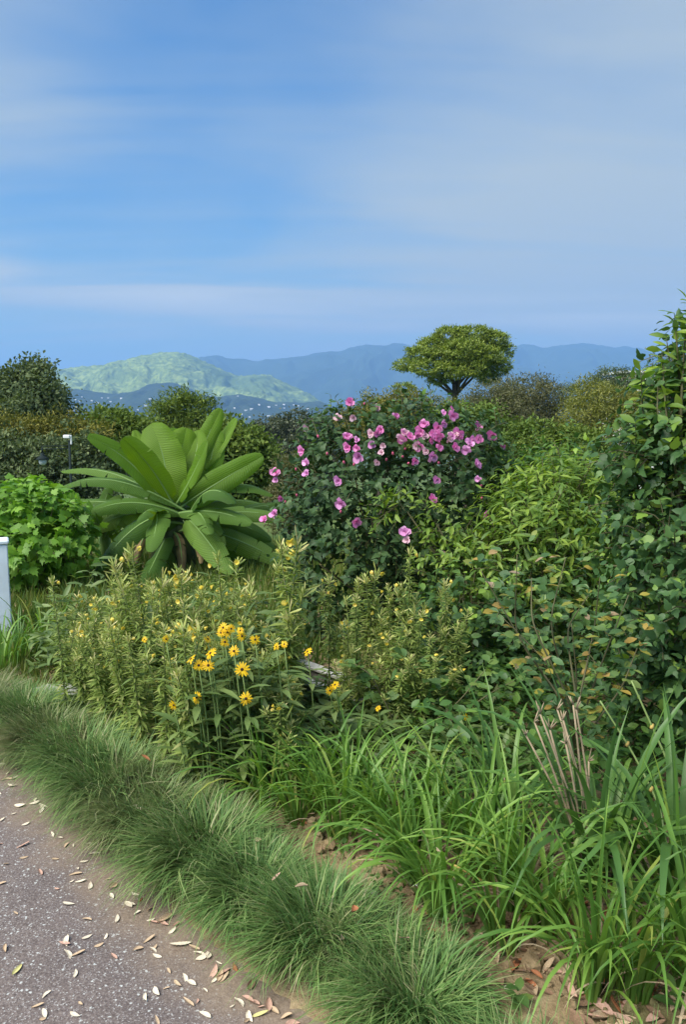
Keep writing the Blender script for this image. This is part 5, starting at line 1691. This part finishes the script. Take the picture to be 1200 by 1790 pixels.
soilm = bpy.data.materials['garden soil']
cm = MB()
for i in range(4):
    n = 900
    X = RNG.uniform(-.4, 1.8, n); Y = RNG.uniform(1.3, 3.4, n); dd = path_dist(X, Y)
    ok = (dd > .5) & (dd < 1.5); X, Y = X[ok], Y[ok]; n = len(X)
    A = rdir(n); cm.inst(clod_t(i), frames(A, rdir(n)) * (np.abs(RNG.normal(0, .011, n)) + .004)[:, None, None], np.stack([X, Y, bzv(X, Y) + .004], -1))
cm.obj('soil_clods', soilm, smooth=False)['kind'] = 'stuff'

# seedlings in the bare soil
random.seed(33)
sm = [None] * 3
for i in range(3):
    n = 7; a = np.arange(n) * 2.4
    D = np.stack([np.cos(a), np.sin(a), RNG.uniform(.1, .7, n)], -1)
    sm[i] = MB().inst(OVAL, frames(D, np.tile((0, 0, 1.), (n, 1))) * RNG.uniform(.022, .045, n)[:, None, None], np.stack([np.zeros(n), np.zeros(n), np.linspace(.005, .05, n)], -1)).mesh('seedling', M['weed'])
for x, y in ((655, 1510), (690, 1540), (715, 1560), (735, 1590), (640, 1490), (770, 1620), (700, 1575), (560, 1470), (820, 1610), (800, 1640), (830, 1680), (905, 1770), (1180, 1780), (760, 1560), (660, 1560), (600, 1500), (845, 1655), (720, 1530)):
    p = gnd(x, y, .05)
    o = link('seedling', sm[random.randrange(3)], None, (p[0], p[1], bz(p[0], p[1])))
    s = random.uniform(.7, 1.3); o.scale = (s, s, s); o.rotation_euler = (0, 0, random.random() * 6)
    tag(o, 'small green seedling sprouting from the bare brown soil', 'seedling', 'seedlings in the bare soil')

# ------------------------------------------------------------------ dry leaves
def dry_mesh(seed, mat):
    r = np.random.default_rng(seed)
    n = 7
    t = np.linspace(0, 1, n)
    w = .20 * np.sin(np.pi * t ** .85) ** .8 * r.uniform(.7, 1.2) + .008
    curl = r.uniform(.2, .9); bend = r.uniform(-.5, .5)
    P = np.zeros((n, 5, 3))
    for j, s in enumerate((-1, -.5, 0, .5, 1)):
        P[:, j, 0] = t - .5
        P[:, j, 1] = s * w * (1 - .25 * curl * abs(s)) + bend * (t - .5) ** 2
        P[:, j, 2] = .012 + abs(s) ** 1.6 * w * curl * (1 if s > 0 else .4) + .16 * r.uniform(0, 1) * (t - .5) ** 2 * 2
    return MB().grid(P).mesh('fallen_leaf', mat)


DL = {k: [dry_mesh(700 + 10 * j + i, M['dry_' + k]) for i in range(4)] for j, k in enumerate(('tan', 'pale', 'pinkish', 'yellowish', 'rust', 'brown'))}
CT = {'tan': 'tan', 'pale': 'pale straw coloured', 'pinkish': 'pinkish brown', 'yellowish': 'yellow green', 'rust': 'rust brown', 'brown': 'dark brown'}


def drop(p, L, kind, place, group, label=None, tilt=.18):
    o = link('fallen_leaf', random.choice(DL[kind]), None, p)
    L = L * random.uniform(.65, .95)
    o.scale = (L, L * random.uniform(.8, 1.25), L * random.uniform(.7, 1.3))
    o.rotation_euler = (random.gauss(0, tilt), random.gauss(0, tilt), random.random() * 6.28)
    tag(o, label or '%s dry leaf lying %s' % (CT[kind], place), 'leaf', group)


random.seed(44)
cols_ = ['pale', 'pale', 'tan', 'tan', 'pinkish', 'pale']


def pz_at(p):
    return .004 + .012 * min(max(-float(path_dist(p[:1], p[1:2])[0]), 0), .6)


known = [(30, 1697, .062, 'yellowish', 'pale yellow green leaf with pink stalk on the path at the left edge'), (1, 1545, .05, 'tan', 'tan curled leaf on the path cut by the left edge'), (135, 1667, .06, 'tan', 'winged tan leaf curl on the path near the bottom left'),
         (330, 1751, .05, 'tan', 'broad tan leaf on the path near the bottom middle'), (455, 1772, .06, 'yellowish', 'yellowish green narrow leaf beside the lowest grass tuft'), (120, 1668, .05, 'pale', None), (115, 1645, .055, 'pale', None), (225, 1580, .05, 'pale', None),
         (78, 1773, .04, 'pale', None), (130, 1775, .035, 'pale', None), (205, 1605, .05, 'pale', None), (118, 1580, .05, 'pale', None), (140, 1540, .045, 'pale', None), (350, 1665, .06, 'pale', None), (315, 1650, .07, 'pale', None), (340, 1655, .06, 'tan', None),
         (355, 1672, .05, 'pale', None), (390, 1700, .06, 'pinkish', None), (385, 1705, .055, 'tan', None), (290, 1605, .07, 'tan', None), (285, 1612, .06, 'pinkish', None), (410, 1690, .05, 'rust', None), (440, 1720, .05, 'brown', None), (445, 1750, .06, 'pinkish', None),
         (470, 1755, .06, 'pinkish', None), (435, 1745, .05, 'pinkish', None), (420, 1750, .05, 'pale', None), (480, 1765, .05, 'tan', None), (500, 1775, .05, 'tan', None), (245, 1572, .04, 'rust', None), (60, 1403, .05, 'pale', None), (75, 1408, .06, 'pale', None), (45, 1440, .05, 'pale', None), (160, 1475, .06, 'pale', None), (165, 1490, .05, 'pale', None), (180, 1485, .05, 'tan', None)]
for x, y, L, kk, lab in known:
    p = gnd(x, y, .01); p[2] = pz_at(p) + .003
    drop(p, L, kk, 'on the asphalt path', 'dry leaves on the path', lab, .12)
cnt = 0
while cnt < 130:
    if random.random() < .6:
        s = random.uniform(2.0, 5.2); e, nrm = edge_at(s); q = e + nrm * abs(random.gauss(0, .13))
    else:
        x = random.uniform(0, 480); y = random.uniform(1390, 1790); q = gnd(x, y)[:2]
        if path_dist(q[:1], q[1:2])[0] > -.05:
            continue
    p = np.array((q[0], q[1], 0.)); p[2] = pz_at(p) + .003
    drop(p, random.uniform(.022, .055), random.choice(cols_), 'on the asphalt path', 'dry leaves on the path', None, .12)
    cnt += 1
cnt = 0
while cnt < 180:                      # litter on the soil at the lower right
    x = random.uniform(700, 1220); y = random.uniform(1620, 1850); q = gnd(x, y)[:2]
    if path_dist(q[:1], q[1:2])[0] < .42:
        continue
    drop((q[0], q[1], bz(q[0], q[1]) + .008), random.uniform(.045, .09), random.choice(['tan', 'pinkish', 'brown', 'tan', 'brown', 'rust', 'brown']), 'in the leaf litter on the soil', 'dry leaves on the soil', None, .35)
    cnt += 1
for x, y, L, kk in ((480, 1428, .05, 'rust'), (530, 1450, .05, 'rust'), (545, 1440, .05, 'tan'), (505, 1440, .05, 'pinkish'), (620, 1480, .05, 'tan'), (560, 1500, .06, 'brown'), (1000, 1760, .08, 'pinkish'), (1090, 1770, .07, 'rust'), (1100, 1740, .06, 'tan'), (890, 1740, .05, 'pale')):
    q = gnd(x, y, .04); drop((q[0], q[1], bz(q[0], q[1]) + .01), L, kk, 'in the leaf litter on the soil', 'dry leaves on the soil', None, .3)
for x, y, Y, L, kk, lab in ((620, 1592, 2.02, .075, 'rust', 'rust brown curled leaf caught on top of the border grass'), (597, 1641, 1.95, .055, 'tan', 'beige curled leaf caught in the grass below the rust brown one'), (528, 1550, 2.1, .045, 'tan', 'pale leaf caught on the grass left of the rust brown one'), (452, 1468, 2.45, .06, 'tan', 'tan leaf lying on the grass tufts beside the soil'),
                            (483, 1532, 2.2, .05, 'pinkish', 'pinkish leaf caught in the pale grass'), (241, 1410, 2.75, .06, 'pale', 'pale bent leaf standing in the grass at left'), (706, 1640, 1.95, .045, 'pinkish', 'small pinkish leaf at the edge of grass and soil'), (395, 1273, 3.0, .07, 'pinkish', 'tan pink dead leaf hanging among the daisies'), (255, 1325, 3.0, .05, 'rust', 'small rust leaf at the foot of the daisies')):
    p = at(x, y, Y)
    drop(p, L, kk, '', None, lab, .5)
# pale stones in the soil
pb = [MB().add(clod_t(20 + i)[0] * (.03, .022, .014), clod_t(20 + i)[1]).mesh('stone', M['woodtop'], smooth=False) for i in range(2)]
for i, (x, y, lab) in enumerate(((648, 1570, 'pale grey stone at the back edge of the border grass'), (735, 1563, 'pale grey stone in the soil beside a seedling'), (485, 1575, 'whitish stone half hidden in the grass'), (665, 1592, 'small whitish stone under the grass edge'))):
    p = gnd(x, y, .05)
    tag(link('stone', pb[i % 2], None, (p[0], p[1], bz(p[0], p[1]) + .015)), lab, 'stone')

# ------------------------------------------------------------------ haze
hz_ = MB().box((0, 0, (900 - 126) / 2), (33000, 33000, 900 + 126))
m, N, L = newmat('haze')
pv = N.new('ShaderNodeVolumePrincipled')
pv.inputs['Color'].default_value = HAZE_COLOR
pv.inputs['Density'].default_value = HAZE_DENSITY
pv.inputs['Anisotropy'].default_value = 0.1
oo = N.new('ShaderNodeOutputMaterial'); L.new(pv.outputs[0], oo.inputs['Volume'])
ho = hz_.obj('haze', m, smooth=False); ho['kind'] = 'stuff'
